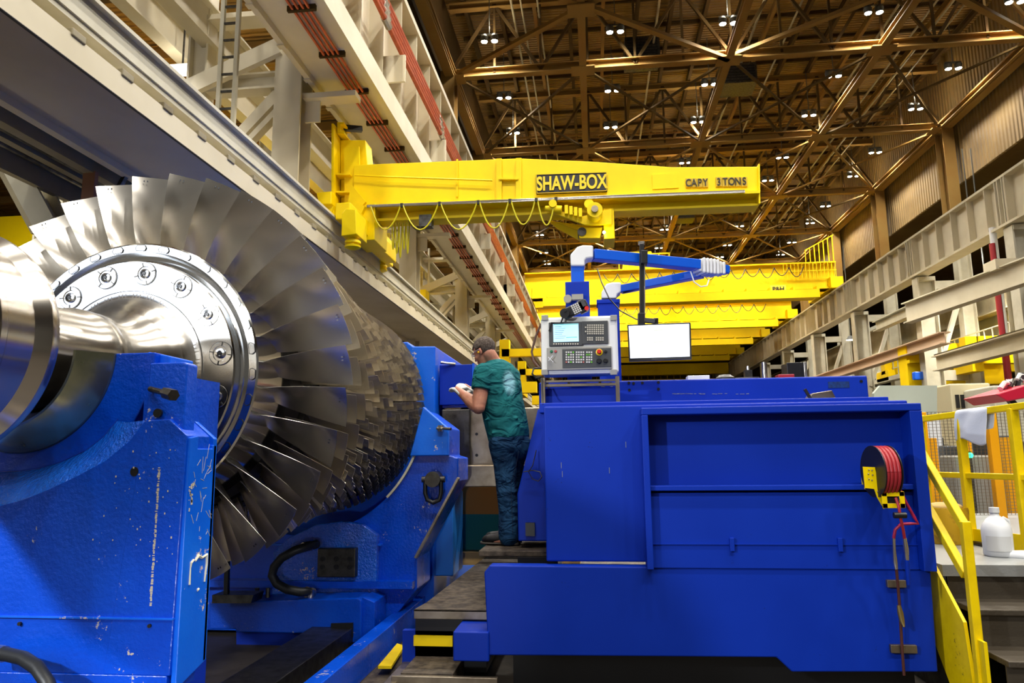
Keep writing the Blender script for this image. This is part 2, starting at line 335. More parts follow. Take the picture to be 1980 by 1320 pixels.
# soffit of the platform left of the girder
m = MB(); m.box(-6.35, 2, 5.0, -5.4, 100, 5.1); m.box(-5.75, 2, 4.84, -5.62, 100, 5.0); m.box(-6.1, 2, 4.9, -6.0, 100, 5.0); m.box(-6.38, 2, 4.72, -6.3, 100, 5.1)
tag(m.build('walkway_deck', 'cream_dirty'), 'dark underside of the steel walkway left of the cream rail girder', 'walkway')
for k, x in enumerate((-5.9, -6.2)): tag(MB().tube([(x, 3, 4.93), (x, 60, 4.93)], .03, 8).build('soffit_pipe', 'steel_dk'), ('thin dark pipe under the walkway, nearer the cream girder', 'thin dark pipe under the walkway, farther from the cream girder')[k], 'pipe')
zp = atx(0, 229, -6.9).z; tag(MB().tube([(-6.9, 3, zp), (-6.9, 60, zp)], .06, 12).build('overhead_pipe', 'steel'), 'shiny silver pipe running under the walkway at far left', 'pipe')
tag(MB().box(-5.75, 7.3, 4.35, -5.6, 7.36, 4.86).build('hanger_plate', mat('rusty_plate', (150, 110, 96), .6)), 'small rusty hanger plate hanging under the walkway at upper left', 'hanger')
for i, y in enumerate((7.5, 9.2, 10.9, 12.6, 14.4, 16.2, 18, 20)):
    tag(MB().beam((-5.35, y, 4.9), (-5.9, y+.1, 4.0), .05, .05).build('bracket_strut', 'steel_dk'), 'thin dark diagonal strut hanging below the rail girder over the small blades', 'strut', 'struts below the rail girder')
# near left diagonal braces
tag(MB().ibeam(at(-30, 190, 7.5), at(105, 440, 7.5), .3, .26, .04, (0, 1, 0)).build('diagonal_brace', 'cream2'), 'wide cream diagonal brace at the left edge behind the large blades', 'brace')
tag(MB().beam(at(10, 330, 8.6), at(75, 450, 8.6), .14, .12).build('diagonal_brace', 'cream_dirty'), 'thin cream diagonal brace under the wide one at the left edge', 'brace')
# ladder cage at upper left
t = thing('ladder', 'vertical steel ladder rising behind the cream rail girder at upper left', 'ladder', (-4.9, 9.6, 5.2))
for x in (-5.52, -5.27): MB().beam((x, 9.7, 5.2), (x, 9.7, 11.5), .06, .06).build('ladder_rail', 'cream2', t)
for i in range(22): MB().beam((-5.52, 9.7, 5.4+i*.28), (-5.27, 9.7, 5.4+i*.28), .03, .03).build('rung', 'steel_dk', t)
# conduits on the left runway girder
for i in range(5):
    x = -3.86-.02*i; z = 10.05+i*.16
    tag(MB().tube([(x, 6, z), (x, 96, z)], .055, 8).build('conduit', 'orange'), 'orange conduit in the bundle running along the upper left runway girder', 'conduit', 'orange conduits on the upper left girder')
for y in (12.6, 17.8, 24):
    m = MB()
    for i in range(4): m.cyl((-3.86-.02*i, y, 10.05+i*.16), (-3.86-.02*i, y+.35, 10.05+i*.16), .075, 8)
    tag(m.build('conduit_coupling', 'steel'), 'silver couplings joining the orange conduits', 'coupling', 'couplings on the orange conduits')
# lower cross frames and beams in the left aisle (seen through the columns)
for i, y in enumerate([16, 24.5, 33, 41.5]):
    m = MB(); m.ibeam((-12, y, 6.6), (-5.3, y, 6.6), .5, .35, .04); m.beam((-9.5, y, 4.8), (-5.4, y, 6.4), .2, .2, (0, 1, 0)); m.ibeam((-7.2, y, 0), (-7.2, y, 6.6), .4, .4, .04, (0, 1, 0))
    structure(m.build('side_frame', 'cream2'))
for z, x in ((9.6, -7.0), (10.4, -8.6), (3.4, -6.6)):
    tag(MB().ibeam((x, 3, z), (x, 90, z), .7, .3, .04).build('side_girder', 'cream'), 'cream beam along the left aisle at height %s' % {9.6: 'behind the jib mast', 10.4: 'near the aisle roof', 3.4: 'low behind the rotor'}[z], 'beam')
for y in [5+i*2.4 for i in range(22)]:
    structure(MB().beam((-26, y, 12.4), (XL-.6, y, 12.4), .16, .3).build('aisle_joist', 'brown'))
for y in [5+i*4.8 for i in range(9)]:
    structure(MB().beam((-14, y, 10.6), (XL-.6, y+3, 12.3), .1, .1).build('aisle_brace', 'brown'))
# ---- ceiling lamps
M['lamp'] = mat('lamp_lens', (255, 250, 235), .4, emit=((255, 248, 230), 60)); M['lampbody'] = mat('lamp_housing', (70, 70, 66), .5)
LY = [28.2, 33.2, 37.2, 42.7, 46.4, 52.1, 56.0, 61.2, 65.0, 70.5, 74.1, 79.5, 83]
words_ = ['first', 'second', 'third', 'fourth', 'fifth', 'sixth', 'seventh', 'eighth', 'ninth', 'tenth', 'eleventh', 'twelfth', 'thirteenth']
t0 = None
for j, y in enumerate(LY):
    for i, x in enumerate(LX):
        p = (x, y, 19)
        if t0 is None:
            t0 = thing('ceiling_lamp', '', 'lamp', p)
            for s_ in (-1, 1):
                h = MB().lathe([(-.02, .14), (.18, .17), (.3, .1), (.3, 0)], (x+s_*.22, y, 19), 'z', 14).build('lamp_housing', 'lampbody', t0, smooth=True)
                MB().lathe([(0, 0), (0, .135), (-.015, .13), (-.02, 0)], (x+s_*.22, y, 18.99), 'z', 14).build('lamp_lens', 'lamp', h)
            MB().beam((x, y, 19.3), (x, y, 21.4), .03, .03).build('hanger', 'lampbody', t0)
            MB().box(x-.36, y-.05, 19.26, x+.36, y+.05, 19.32).build('crossbar', 'lampbody', t0)
            o = t0
        else: o = copy_tree(t0, p)
        o['label'] = 'bright twin high-bay lamp, %s lamp from left in the %s row from the picture top' % (words_[i], words_[j]); o['group'] = 'twin lamps under the hall roof'
        if j < 8: lamp('lamp_light', 'SPOT', (x, y, 18.93), 2500 if j < 5 else 3200, .3, spot=2.5, blend=.8)
        if j in (0, 2, 4, 6, 8) and i in (0, 2, 4): lamp('roof_fill_light', 'POINT', (x, y, 19.7), 110, .3, (1, .9, .7))  # point lights above some lamps, added to brighten the roof deck
# vent heaters near the lamps
for n_, (px, py, pz) in enumerate(((1425, 155, 19.5), (1320, 415, 19.5), (1240, 105, 20.3))):
    c = atz(px, py, pz); t = thing('unit_heater', ['dark unit heater hung from the roof right of the upper middle lamps', 'dark unit heater hung from the roof above the jib end hoist', 'dark ventilator box under the roof left of the top lamp'][n_], 'heater', c)
    MB().box(c.x-.8, c.y-.7, c.z-.5, c.x+.8, c.y+.7, c.z+.5).build('casing', 'steel_dk', t)
    for dx in (-.7, .7): MB().beam((c.x+dx, c.y, c.z+.5), (c.x+dx, c.y, 22.0), .04, .04).build('hanger_rod', 'brown_dk', t)
    m = MB()
    for i in range(6): m.box(c.x-.7, c.y-.74, c.z-.4+i*.14, c.x+.7, c.y-.7, c.z-.34+i*.14)
    m.build('louvres', 'black', t)

# strip lights in the left aisle
for i, (px, py, Y, L_, lb) in enumerate(((90, 297, 12, .9, 'white strip light in the left aisle, upper of two behind the blades'), (118, 320, 13, .6, 'white strip light in the left aisle, lower of two behind the blades'), (342, 128, 13, .75, 'bright white ceiling light in the left aisle seen under the upper beams'))):
    a = at(px, py, Y); t = thing('strip_light', lb, 'lamp', a); MB().box(a.x-L_/2, Y, a.z-.03, a.x+L_/2, Y+.35, a.z+.05).build('light_tube', mat('strip_light_glow', (255, 250, 240), .4, emit=((255, 248, 232), 2.5)), t); MB().beam((a.x, Y+.2, a.z), (a.x, Y+.2, 12.6), .03, .03).build('hanger_rod', 'steel_dk', t)
# ================================================================ ROTOR
AX, AZ = -2.738, 2.10
R = thing('turbine_rotor', 'huge bladed steel rotor lying in the lathe between blue supports', 'rotor', (AX, 4.0, AZ))
ctr = (AX, 0, AZ)
sh = [(1.6, .40), (1.7, .45), (2.52, .452), (2.53, .458), (2.56, .458), (2.57, .452), (2.70, .457), (2.706, .462), (2.752, .497), (2.765, .499), (2.80, .49), (2.80, .275),
      (3.04, .268), (3.042, .262), (3.16, .262), (3.40, .272), (3.44, .288), (3.50, .290), (3.505, .274), (3.55, .274), (3.555, .290),
      (3.60, .290), (3.61, .272), (3.68, .276), (3.74, .292), (3.79, .316), (3.835, .352), (3.84, .344), (3.865, .358), (3.895, .398), (3.90, .39), (3.92, .41), (3.94, .45), (3.945, .475)]
MB().lathe(sh, ctr, 'y', 128).build('shaft', 'steel', R, smooth=28)
fl = [(3.94, .45), (3.945, .475), (3.945, .482), (3.955, .486), (3.955, .492), (3.948, .494), (3.948, .672), (3.956, .680), (4.02, .682), (4.035, .70), (4.03, .725), (4.0, .742), (3.992, .745), (3.992, .79), (4.0, .80), (4.36, .80)]
MB().lathe(fl, ctr, 'y', 160).build('disc', 'steel_face', R, smooth=28)
# bolts in the flange
def local(o): o.location = (0, 0, 0); return o
bm_ = MB()
bm_.lathe([(-.002, .068), (-.006, .066), (-.006, .046), (.0, .043), (.0, .03), (-.012, .028), (-.014, .016), (-.004, .014), (-.004, 0)], (0, 0, 0), 'y', 32)
hx = MB(); hx.lathe([(-.016, .0), (-.016, .012), (.0, .012)], (0, 0, 0), 'y', 6)
sl = MB()
for k in range(4): a = pi/4+.35+k*pi/2; sl.beam((cos(a)*.045, -.007, sin(a)*.045), (cos(a)*.067, -.007, sin(a)*.067), .006, .003, (0, 1, 0))
sl.lathe([(-.003, .0705), (-.003, .068)], (0, 0, 0), 'y', 32)
b0 = None
for i in range(15):
    a = rad(57.5+24*(i-3)); p = (.600*cos(a), -.054, .600*sin(a))
    if b0 is None:
        b0 = bm_.build('flange_bolt', 'steel_face', R, smooth=28); h0 = hx.build('bolt_socket', 'black', b0); s0 = sl.build('bolt_slots', 'steel_dk', b0); o = b0
    else:
        o = b0.copy(); COL.objects.link(o)
        for ch in (h0, s0): c = ch.copy(); COL.objects.link(c); c.parent = o
    o.location = p; o.rotation_euler = (0, -a*1.6, 0)
def blade_mesh(r0, r1, c0, c1, s0, s1, th, cam_, y0, nr=9, nc=8, lean=0):
    m = MB(); rings = []
    for i in range(nr+1):
        u = i/nr; r = r0+(r1-r0)*u; c = c0+(c1-c0)*u**.8; st = rad(s0+(s1-s0)*u**.75); t = th*(1-.72*u)
        up, lo = [], []
        for k in range(nc+1):
            s = k/nc; x = (s-.5)*c; cb = cam_*(1-.75*u)*c*4*s*(1-s); tt = t*c*2.2*(sqrt(s+.0005)-s**1.6*1.0)*.9+.0008
            up.append((x, cb+tt)); lo.append((x, cb-tt*.35))
        pts = up+lo[::-1]; ring = []
        for (x, n) in pts:      # chord runs clockwise (+x) and back (+y); thick side away from viewer
            X = x*sin(st)-n*cos(st); Y = x*cos(st)+n*sin(st)
            a = X/r+lean*u
            ring.append((r*sin(a), y0+Y, r*cos(a)))
        rings.append(ring)
    n = len(rings[0]); v = [p for g in rings for p in g]; f = []
    for i in range(nr):
        for k in range(n): f.append((i*n+k, i*n+(k+1) % n, (i+1)*n+(k+1) % n, (i+1)*n+k))
    f.append(tuple(range(nr*n, nr*n+n))); return m.add(v, f)
def spin(v, a): return (v[0]*cos(a)+v[2]*sin(a), v[1], -v[0]*sin(a)+v[2]*cos(a))
rows = []; y = .17
for k in range(17):
    sp = .30*.93**k; rows.append((y, sp)); y += sp
nrow = [32, 32, 36, 56, 60, 64, 66, 68, 72, 74, 76, 78, 80, 82, 84, 86, 88]
def rt(yy):
    T = [(0, 1.292), (.17, 1.29), (.5, 1.25), (1.0, 1.18), (1.5, 1.115), (2.0, 1.065), (2.5, 1.05), (3.2, 1.045)]
    for (a, p), (b, q) in zip(T, T[1:]):
        if yy <= b: return p+(q-p)*(yy-a)/(b-a)
    return 1.045
stuff_ = MB(); hub = []
for k, (y0, sp) in enumerate(rows):
    rtip = rt(y0) if k else 1.292; root = .80 if k == 0 else .82+.045*y0
    n = nrow[k]
    if k < 3:
        b = blade_mesh(root-.02, rtip, .22 if k == 0 else .18, .262 if k == 0 else .20, 14 if k == 0 else 32, 60 if k == 0 else 62, .05, .14, y0, 14, 12, .0).build('rotor_blade', 'blade' if k == 0 else 'blade_small', R, smooth=50)
        for i in range(n):
            o = b if i == 0 else b.copy()
            if i: COL.objects.link(o)
            o.location = (0, 0, 0); o.rotation_euler = (0, rad(-1.8)+2*pi*i/n, 0)
            if k == 0:
                if i == 0:
                    mk_ = MB()
                    for q_ in range(2): u0 = .004+q_*.013; mk_.box(-.055+u0*1.4, y0-.045+u0*.6, 1.252, -.055+u0*1.4+.007, y0-.043+u0*.6, 1.262)
                    bm0 = mk_.build('blade_mark', 'black', o); bm0.location = (0, 0, 0)
                else: bm1 = bm0.copy(); COL.objects.link(bm1); bm1.parent = o
    else:
        c = .105 if k < 7 else .085; bmz = blade_mesh(root-.02, rtip, c*.95, c, 36, 48, .05, .10, y0, 2, 3)
        for i in range(n):
            a = 2*pi*(i+.37*k)/n; tw = random.uniform(-.2, .2); ct_, st_ = cos(tw), sin(tw)
            stuff_.add([spin((v[0]*ct_-(v[1]-y0)*st_, y0+v[0]*st_+(v[1]-y0)*ct_, v[2]), a) for v in bmz.v], bmz.f)
    hub += [(y0-sp*.3, root-.012), (y0+sp*.36, root), (y0+sp*.38, root-.05), (y0+sp*.68, root-.05)]
o = stuff_.build('compressor_blades', 'blade_small', R); o.location = (0, 0, 0); o['kind'] = 'stuff'
hub = [(.2, .80)]+hub[2:]+[(3.1, .96), (3.1, .5), (3.3, .4)]
o = MB().lathe(hub, (0, 0, 0), 'y', 96)  .build('drum', 'drum', R, smooth=30); o.location = (0, 0, 0)
# dovetail blade roots on the rim
kr = MB(); kr.prism([(-.026, .752), (-.018, .748), (.018, .748), (.026, .752), (.032, .768), (.022, .786), (-.022, .786), (-.032, .768)], 'y', -.013, -.004)
kd = MB()
pts_ = [(-.026, .752), (.026, .752), (.033, .768), (.022, .787), (-.022, .787), (-.033, .768)]
for i in range(6): p, q = pts_[i], pts_[(i+1) % 6]; kd.beam((p[0]*1.05, -.012, p[1]), (q[0]*1.05, -.012, q[1]), .003, .004, (0, 1, 0))
k0 = kr.build('blade_root', 'steel_face', R); kd0 = kd.build('root_outline', 'steel_dk', k0)
for i in range(32):
    if i: o = k0.copy(); COL.objects.link(o); c = kd0.copy(); COL.objects.link(c); c.parent = o
    else: o = k0
    o.location = (0, 0, 0); o.rotation_euler = (0, rad(1.5)+2*pi*i/32, 0)
# ================================================================ FRONT STEADY
S = thing('steady_rest', 'chipped glossy blue steady rest carrying the near rotor journal at left', 'machine support', (-2.7, 3.2, 0))
def circ_pts(cx, cz, r, a0, a1, n=32): return arc(cx, cz, r, a0, a1, n)
def P2(px, py, Y): p = at(px, py, Y); return (p.x, p.z)
Bp = [(-200, 1000), (-100, 995), (0, 978), (45, 966), (90, 948), (150, 920), (205, 890), (250, 853), (282, 812)]
Ap = [(-200, 900), (-100, 910), (0, 912), (40, 911), (75, 906), (120, 893), (165, 872), (200, 845), (226, 814)]
pts = circ_pts(AX, AZ, .467, 180, 360, 40)+circ_pts(AX, AZ, .67, 0, -42, 10)+[P2(x, y, 3.2) for x, y in Ap[::-1]]+[(-3.75, 2.10)]
MB().prism(pts, 'y', 3.2, 3.5).build('saddle', 'blue', S, bevel=.006)
MB().prism([(-2.07, 1.55), (-1.815, 1.55), (-1.815, 2.02), (-1.83, 2.028), (-1.995, 2.028), (-1.995, 1.8)], 'y', 3.05, 3.14).build('clamp_block', 'blue', S, bevel=.006)
MB().prism([P2(300, 712, 3.3), P2(300, 683, 3.3), P2(342, 691, 3.3), P2(342, 712, 3.3)], 'y', 3.24, 3.45).build('keeper_block', 'blue_bright', S, bevel=.006)
MB().prism([(-2.07, 1.5), (-1.9, 1.5), (-1.9, 1.98), (-2.07, 1.98)], 'y', 3.14, 3.5).build('saddle_arm', 'blue', S)
# chamfered rough band between the flat panel and the saddle
nB = []; 
def dense(L_, k=6): return [((L_[i][0]*(k-t)+L_[i+1][0]*t)/k, (L_[i][1]*(k-t)+L_[i+1][1]*t)/k) for i in range(len(L_)-1) for t in range(k)]+[L_[-1]]
dB, dA = dense(Bp), dense(Ap); v = [at(x, y, 3.03) for x, y in dB]+[at((x+X)/2-3, (y+Y_)/2+3, 3.075) for (x, y), (X, Y_) in zip(dB, dA)]+[at(x, y, 3.20) for x, y in dA]; n = len(dB)
MB().add(v, [(j_*n+i, j_*n+i+1, (j_+1)*n+i+1, (j_+1)*n+i) for j_ in (0, 1) for i in range(n-1)]).build('cast_chamfer', 'blue_rough', S, smooth=60)
MB().prism([P2(x, y, 3.03) for x, y in dB if P2(x, y, 3.03)[0] > -3.75]+[P2(328, 810, 3.03), (-1.885, .93), (-3.75, .93)], 'y', 3.03, 3.06).build('body', 'blue', S)
MB().prism([P2(282, 812, 3.03), P2(328, 810, 3.03), P2(362, 842, 3.03), (-1.80, .70), (-2.1, .70)], 'y', 3.028, 3.22).build('body_corner', 'blue', S, bevel=.004)
MB().box(-3.75, 3.02, .925, -1.795, 3.2, .932).build('seam_strip', 'blue_bright', S)
MB().box(-3.75, 3.03, .70, -1.80, 3.25, .93).build('lower_panel', 'blue', S, bevel=.003)
MB().box(-3.75, 3.026, .62, -1.81, 3.25, .70).build('base', 'blue', S, bevel=.004)
MB().box(-3.75, 3.1, .0, -1.95, 3.6, .62).build('footing', 'blue_dark', S)
zn = at(398, 867, 3.16).z
MB().prism([(3.04, .64), (3.27, .70), (3.27, 1.66), (3.235, 1.66), (3.235, zn), (3.11, zn), (3.11, 1.70), (3.04, 1.69)], 'x', -1.80, -1.775).build('side_plate', 'blue_bright', S, bevel=.004)
MB().prism([(-2.0, .7), (-1.775, .70), (-1.775, at(421, 848, 3.27).z), P2(383, 815, 3.27), (-2.0, P2(383, 815, 3.27)[1])], 'y', 3.245, 3.275).build('rear_plate', 'blue_bright', S, bevel=.004)
m = MB()
for x, z in ((-2.02, 1.545), (-1.93, 1.80)): m.lathe([(-.002, .0), (-.002, .02), (.01, .02)], (x, 3.03, z), 'y', 20)
m.build('bolt_hole', 'black', S)
m = MB()
for x, z in ((-2.5, .90), (-3.0, .90), (-1.9, .9), (-2.1, .60), (-2.4, .60), (-1.85, .62)): m.lathe([(-.006, .0), (-.006, .008), (.01, .008)], (x, 3.025, z), 'y', 12)
m.build('screw_head', 'steel_dk', S)
# painted drip mark on the side plate
def side(px, py): return atx(px, py, -1.7745)
m = MB()
m.tube([side(366, 1130), side(367, 1112), side(368, 1098), side(369, 1088), side(374, 1082)], [.006, .005, .004, .007, .006], 6)
m.tube([side(377, 1084), side(383, 1074), side(390, 1078), side(399, 1072), side(399, 1090), side(397, 1105), side(395, 1124)], [.006, .009, .006, .009, .007, .006, .005], 6)
m.tube([side(381, 1141), side(384, 1138)], .006, 6)
m.build('paint_drip', mat('cream_paint_drip', (228, 222, 196), .5), S)
o = thing('bearing_half', 'olive metal half bearing under the near journal, ribbed by oil', 'bearing', (AX, 3.1, 1.6))
MB().lathe([(3.06, .355), (3.06, .367), (3.19, .462), (3.20, .467), (3.5, .467)], ctr, 'y', 64, pi, 2*pi).build('bearing_shell', 'liner', o, smooth=30)
MB().lathe([(3.06, .355), (3.24, .355), (3.245, .276), (3.5, .276)], ctr, 'y', 64, pi, 2*pi).build('bearing_bore', 'steel_dk', o, smooth=30)
o = thing('clamp_bolt', 'dark hex-headed bolt screwed into the blue steady block right of the bearing', 'bolt', at(315, 758, 3.0))
MB().cyl(at(291, 752, 3.04), at(322, 760, 2.95), .013, 12).build('bolt_shank', 'steel_dk', o, smooth=True)
p, q = at(320, 759, 2.955), at(336, 764, 2.91); MB().tube([p, q], .026, 6).build('bolt_head', 'steel_dk', o)
o = thing('hydraulic_hose', 'thick black hose curving out of the bottom left corner', 'hose', at(40, 1290, 2.8))
MB().tube([at(-20, 1262, 2.95), at(10, 1264, 2.93), at(45, 1272, 2.9), at(72, 1290, 2.86), at(92, 1320, 2.83), at(105, 1360, 2.8)], .028, 14).build('hose', 'rubber', o, smooth=60)
MB().cyl(at(-10, 1262, 2.95), at(8, 1264, 2.935), .033, 14).build('hose_ferrule', 'steel', o, smooth=60)
tag(MB().box(-3.1, 2.86, .30, -2.55, 3.0, .62).build('valve_block', 'steel_dk', bevel=.01), 'dark valve block behind the hose at the bottom left corner', 'valve block')
# ================================================================ REAR CRADLE
K = thing('rotor_cradle', 'large blue cradle with round cut-out holding the far small-blade end of the rotor', 'machine support', (-2.4, 6.6, 0))
cr = circ_pts(AX, 2.06, 1.17, 180, 358, 48)
pts = cr+[(-1.335, 1.846), (-1.335, 1.6), (-1.253, 1.577), (-1.253, 1.37), (-1.63, .685), (-1.627, .416), (-1.953, .037), (-4.22, .037), (-4.22, 2.05)]
MB().prism(pts, 'y', 6.62, 7.15).build('cradle_body', 'blue', K, bevel=.01)
MB().prism([(-1.57, 2.05), (-1.335, 1.846), (-1.335, 1.6), (-1.69, 1.6)], 'y', 6.56, 6.64).build('cradle_cheek', 'blue_bright', K, bevel=.008)
MB().lathe([(6.58, 1.165), (6.58, 1.185), (6.63, 1.185)], (AX, 0, 2.06), 'y', 40, rad(-45), rad(-1)).build('liner_edge', mat('cream_liner', (206, 202, 176), .5), K)
m = MB().beam((-1.24, 6.58, 1.40), (-1.63, 6.58, .70), .02, .07, (0, 1, 0)); m.build('chip_guard', 'steel_plate', K)
MB().box(-4.22, 6.5, .44, -1.64, 6.64, .50).build('cradle_ledge', 'blue', K)
MB().box(-4.22, 6.57, .80, -1.95, 6.63, .815).build('cradle_seam', 'blue_bright', K)
pts = [(-2.95, .30), (-2.95, .75), (-2.8, .88), (-2.55, .99), (-2.32, 1.02), (-2.12, .99), (-1.98, .90), (-1.98, .30)]
MB().prism(pts, 'y', 6.54, 6.62).build('roller_box', 'blue_rough', K, bevel=.01)
o = thing('drilled_plate', 'dark drilled steel plate with six holes on the blue cradle front', 'plate', at(642, 1095, 6.4))
MB().box(-2.50, 6.46, .54, -2.15, 6.54, .79).build('plate_body', 'steel_dk', o, bevel=.008)
m = MB()
for x in (-2.45, -2.325, -2.2):
    for z in (.63, .70): m.lathe([(-.004, 0), (-.004, .014), (-.008, .016), (-.008, .022), (.01, .024)], (x, 6.46, z), 'y', 16)
m.build('screw_holes', 'black', o, smooth=True)
o = thing('hydraulic_hose', 'black looped hose beside the drilled plate on the blue cradle', 'hose', at(560, 1145, 6.2))
MB().tube([at(612, 1052, 6.38), at(595, 1056, 6.25), at(570, 1064, 6.2), at(545, 1078, 6.2), at(530, 1095, 6.2), at(526, 1112, 6.2), at(535, 1128, 6.2), at(555, 1139, 6.2), at(580, 1144, 6.2), at(598, 1144, 6.3)], .038, 12).build('hose', 'rubber', o, smooth=60)
for q_ in (MB().cyl(at(592, 1144, 6.28), at(604, 1146, 6.36), .045, 12), MB().cyl(at(586, 1058, 6.24), at(600, 1055, 6.3), .044, 12), MB().cyl(at(601, 1155, 6.3), at(601, 1140, 6.3), .03, 10)): q_.build('hose_fitting', 'steel', o, smooth=60)
o = thing('shackle', 'black lifting shackle hanging on the right shoulder of the blue cradle', 'shackle', (-1.457, 6.5, 1.2))
m = MB(); m.tube([(-1.53, 6.5, 1.38), (-1.53, 6.5, 1.27), (-1.51, 6.5, 1.21), (-1.457, 6.5, 1.185), (-1.40, 6.5, 1.21), (-1.385, 6.5, 1.27), (-1.385, 6.5, 1.38)], .02, 10); m.build('bow', 'black', o, smooth=60)
m = MB().cyl((-1.56, 6.5, 1.39), (-1.35, 6.5, 1.39), .028, 12); m.cyl((-1.457, 6.46, 1.39), (-1.457, 6.62, 1.39), .07, 16); m.build('pin', 'steel_dk', o, smooth=60)
o = thing('adjusting_screw', 'bright adjusting screw with nut sticking out of the cradle right shoulder', 'screw', at(860, 828, 6.5))
MB().cyl(at(845, 828, 6.55), at(872, 829, 6.5), .014, 10).build('screw_shank', 'steel', o, smooth=60); MB().tube([at(848, 828, 6.54), at(856, 828, 6.53)], .032, 6).build('screw_nut', 'steel', o)
# lower base of the cradle in front
B = thing('cradle_base', 'low blue sliding base box in front of the cradle with black slots', 'machine base', (-2.3, 6.3, 0))
def b2(px, py, Y=6.2): p = at(px, py, Y); return (p.x, p.z)
MB().prism([b2(405, 1164), b2(690, 1156), b2(698, 1160), b2(698, 1243), b2(640, 1243), b2(640, 1225), b2(455, 1222), b2(455, 1216), b2(405, 1216)], 'y', 6.2, 6.5).build('base_body', 'blue', B, bevel=.01)
MB().prism([b2(698, 1156, 6.21), b2(727, 1162, 6.3), b2(727, 1245, 6.3), b2(698, 1243, 6.21)], 'y', 6.25, 6.6).build('base_corner', 'blue', B, bevel=.004)
MB().prism([b2(640, 1205, 6.18), b2(682, 1204, 6.18), b2(682, 1232, 6.18), b2(640, 1232, 6.18)], 'y', 6.18, 6.2).build('base_notch', 'black', B)
MB().prism([b2(457, 1222, 6.3), b2(602, 1222, 6.3), b2(602, 1262, 6.3), b2(457, 1262, 6.3)], 'y', 6.3, 6.6).build('base_block', 'blue_dark', B)
MB().prism([b2(410, 1150, 6.0), b2(490, 1150, 6.0), b2(485, 1166, 6.0), b2(410, 1166, 6.0)], 'y', 6.0, 6.2).build('tread_pad', 'steel_dk', B)
MB().beam(at(438, 1150, 6.05), at(440, 1060, 6.05), .035, .035, (0, 1, 0)).build('stop_rod', 'black', B)
for px in (497, 518): p = at(px, 1150, 6.3); MB().cyl((p.x, 6.3, p.z-.02), (p.x, 6.3, p.z+.06), .02, 8).build('base_bolt', 'steel_dk', B)
# way rails of the lathe bed
for i, (x, w_, z, mm, lb) in enumerate(((-2.25, .36, .18, 'steel_dk', 'dark wet steel way of the lathe bed below the blue base'), (-1.78, .12, .22, 'blue', 'blue side rail of the lathe bed beside the dark way'), (-1.36, .08, .16, 'steel_plate', 'worn steel rail of the bed leading toward the standing man'), (-1.22, .06, .08, 'steel_plate', 'lower worn steel strip between the bed and the tool carriage'))):
    tag(MB().box(x-w_/2, 2.2, .0, x+w_/2, 16, z).build('bed_rail', mm, bevel=.006), lb, 'rail')
tag(MB().box(-1.68, 2.2, 0, -1.34, 16, .03).build('chip_trough', 'plate'), 'trough full of metal chips between the bed rails', 'chip trough')
# ================================================================ HEADSTOCK
H = thing('tailstock', 'tall blue machine housing behind the far end of the rotor', 'machine', (-2.2, 8, 0))
MB().prism([(-3.7, 0), (-3.7, 2.78), (-1.935, 2.785), (-1.87, 2.735), (-1.635, 2.73), (-1.635, 0)], 'y', 7.35, 10.6).build('housing', 'blue_bright', H, bevel=.012)
MB().box(-1.62, 7.5, 2.125, -1.27, 7.56, 2.55).build('side_door', 'blue_dark', H, bevel=.006)
MB().box(-1.27, 7.5, 2.125, -1.25, 8.8, 2.56).build('door_edge', 'blue_bright', H)
MB().box(-1.60, 7.56, 2.1, -1.27, 8.8, 2.5).build('gear_box', 'blue', H)
MB().tube([(-1.60, 7.45, 2.57), (-1.45, 7.5, 2.555)], .014, 8).build('latch', 'steel', H)
o = thing('tool_cross_slide', 'worn steel cross slide with drilled holes behind the man', 'machine slide', (-1, 7.7, 1.3))
MB().prism([(-1.60, 1.30), (-1.60, 2.08), (-1.58, 2.14), (-1.42, 2.14), (-1.40, 2.09), (-.30, 2.09), (-.30, 1.30)], 'y', 7.6, 8.1).build('slide_body', 'steel_plate', o, bevel=.01)
MB().box(-1.60, 7.52, 1.45, -1.3, 7.62, 2.08).build('slide_bracket', 'steel_dk', o, bevel=.01)
MB().box(-1.62, 7.45, 1.28, -.3, 7.66, 1.50).build('slide_lip', 'steel_plate', o, bevel=.01)
m = MB()
for z in (1.4, 1.6, 1.82): m.lathe([(-.004, 0), (-.004, .016), (.01, .016)], (-1.24, 7.60, z), 'y', 12)
m.build('slide_hole', 'black', o)
tag(MB().box(-1.62, 8.3, .94, -.2, 8.4, 1.30).build('back_board', mat('brown_board', (205, 132, 44), .7)), 'brown board below the steel cross slide behind the man', 'board')
tag(MB().box(-1.62, 8.3, .55, -.2, 8.42, .94).build('back_board', mat('teal_mesh_panel', (10, 122, 112), .7)), 'dark teal mesh panel beneath the brown board', 'panel')
tag(MB().box(-1.7, 8.2, .40, -.2, 8.7, .54).build('timber', mat('light_timber', (226, 184, 112), .6)), 'light timber beam on the floor under the teal panel', 'timber')
o = thing('electric_cabinet', 'narrow blue cabinet, its lit brightness in the colour, standing right of the cradle', 'cabinet', (-1.66, 7.6, 0))
MB().box(-1.85, 7.4, .05, -1.69, 7.8, 1.22).build('cabinet_front', 'blue_cab_lit', o, bevel=.01); MB().box(-1.66, 7.45, .4, -1.46, 8.0, 1.22).build('cabinet_body', 'blue_cab_lit', o, bevel=.01)
MB().box(-1.70, 7.46, .1, -1.66, 7.9, 1.2).build('cabinet_gap', 'blue_dark', o)
m = MB()
for k in range(3): m.tube([(-1.6+.03*k, 7.6, 1.22), (-1.62+.05*k, 7.55, 1.33), (-1.5, 7.55, 1.34-.02*k), (-1.49, 7.6, 1.22)], .006, 6)
m.build('cable', 'steel_dk', o)

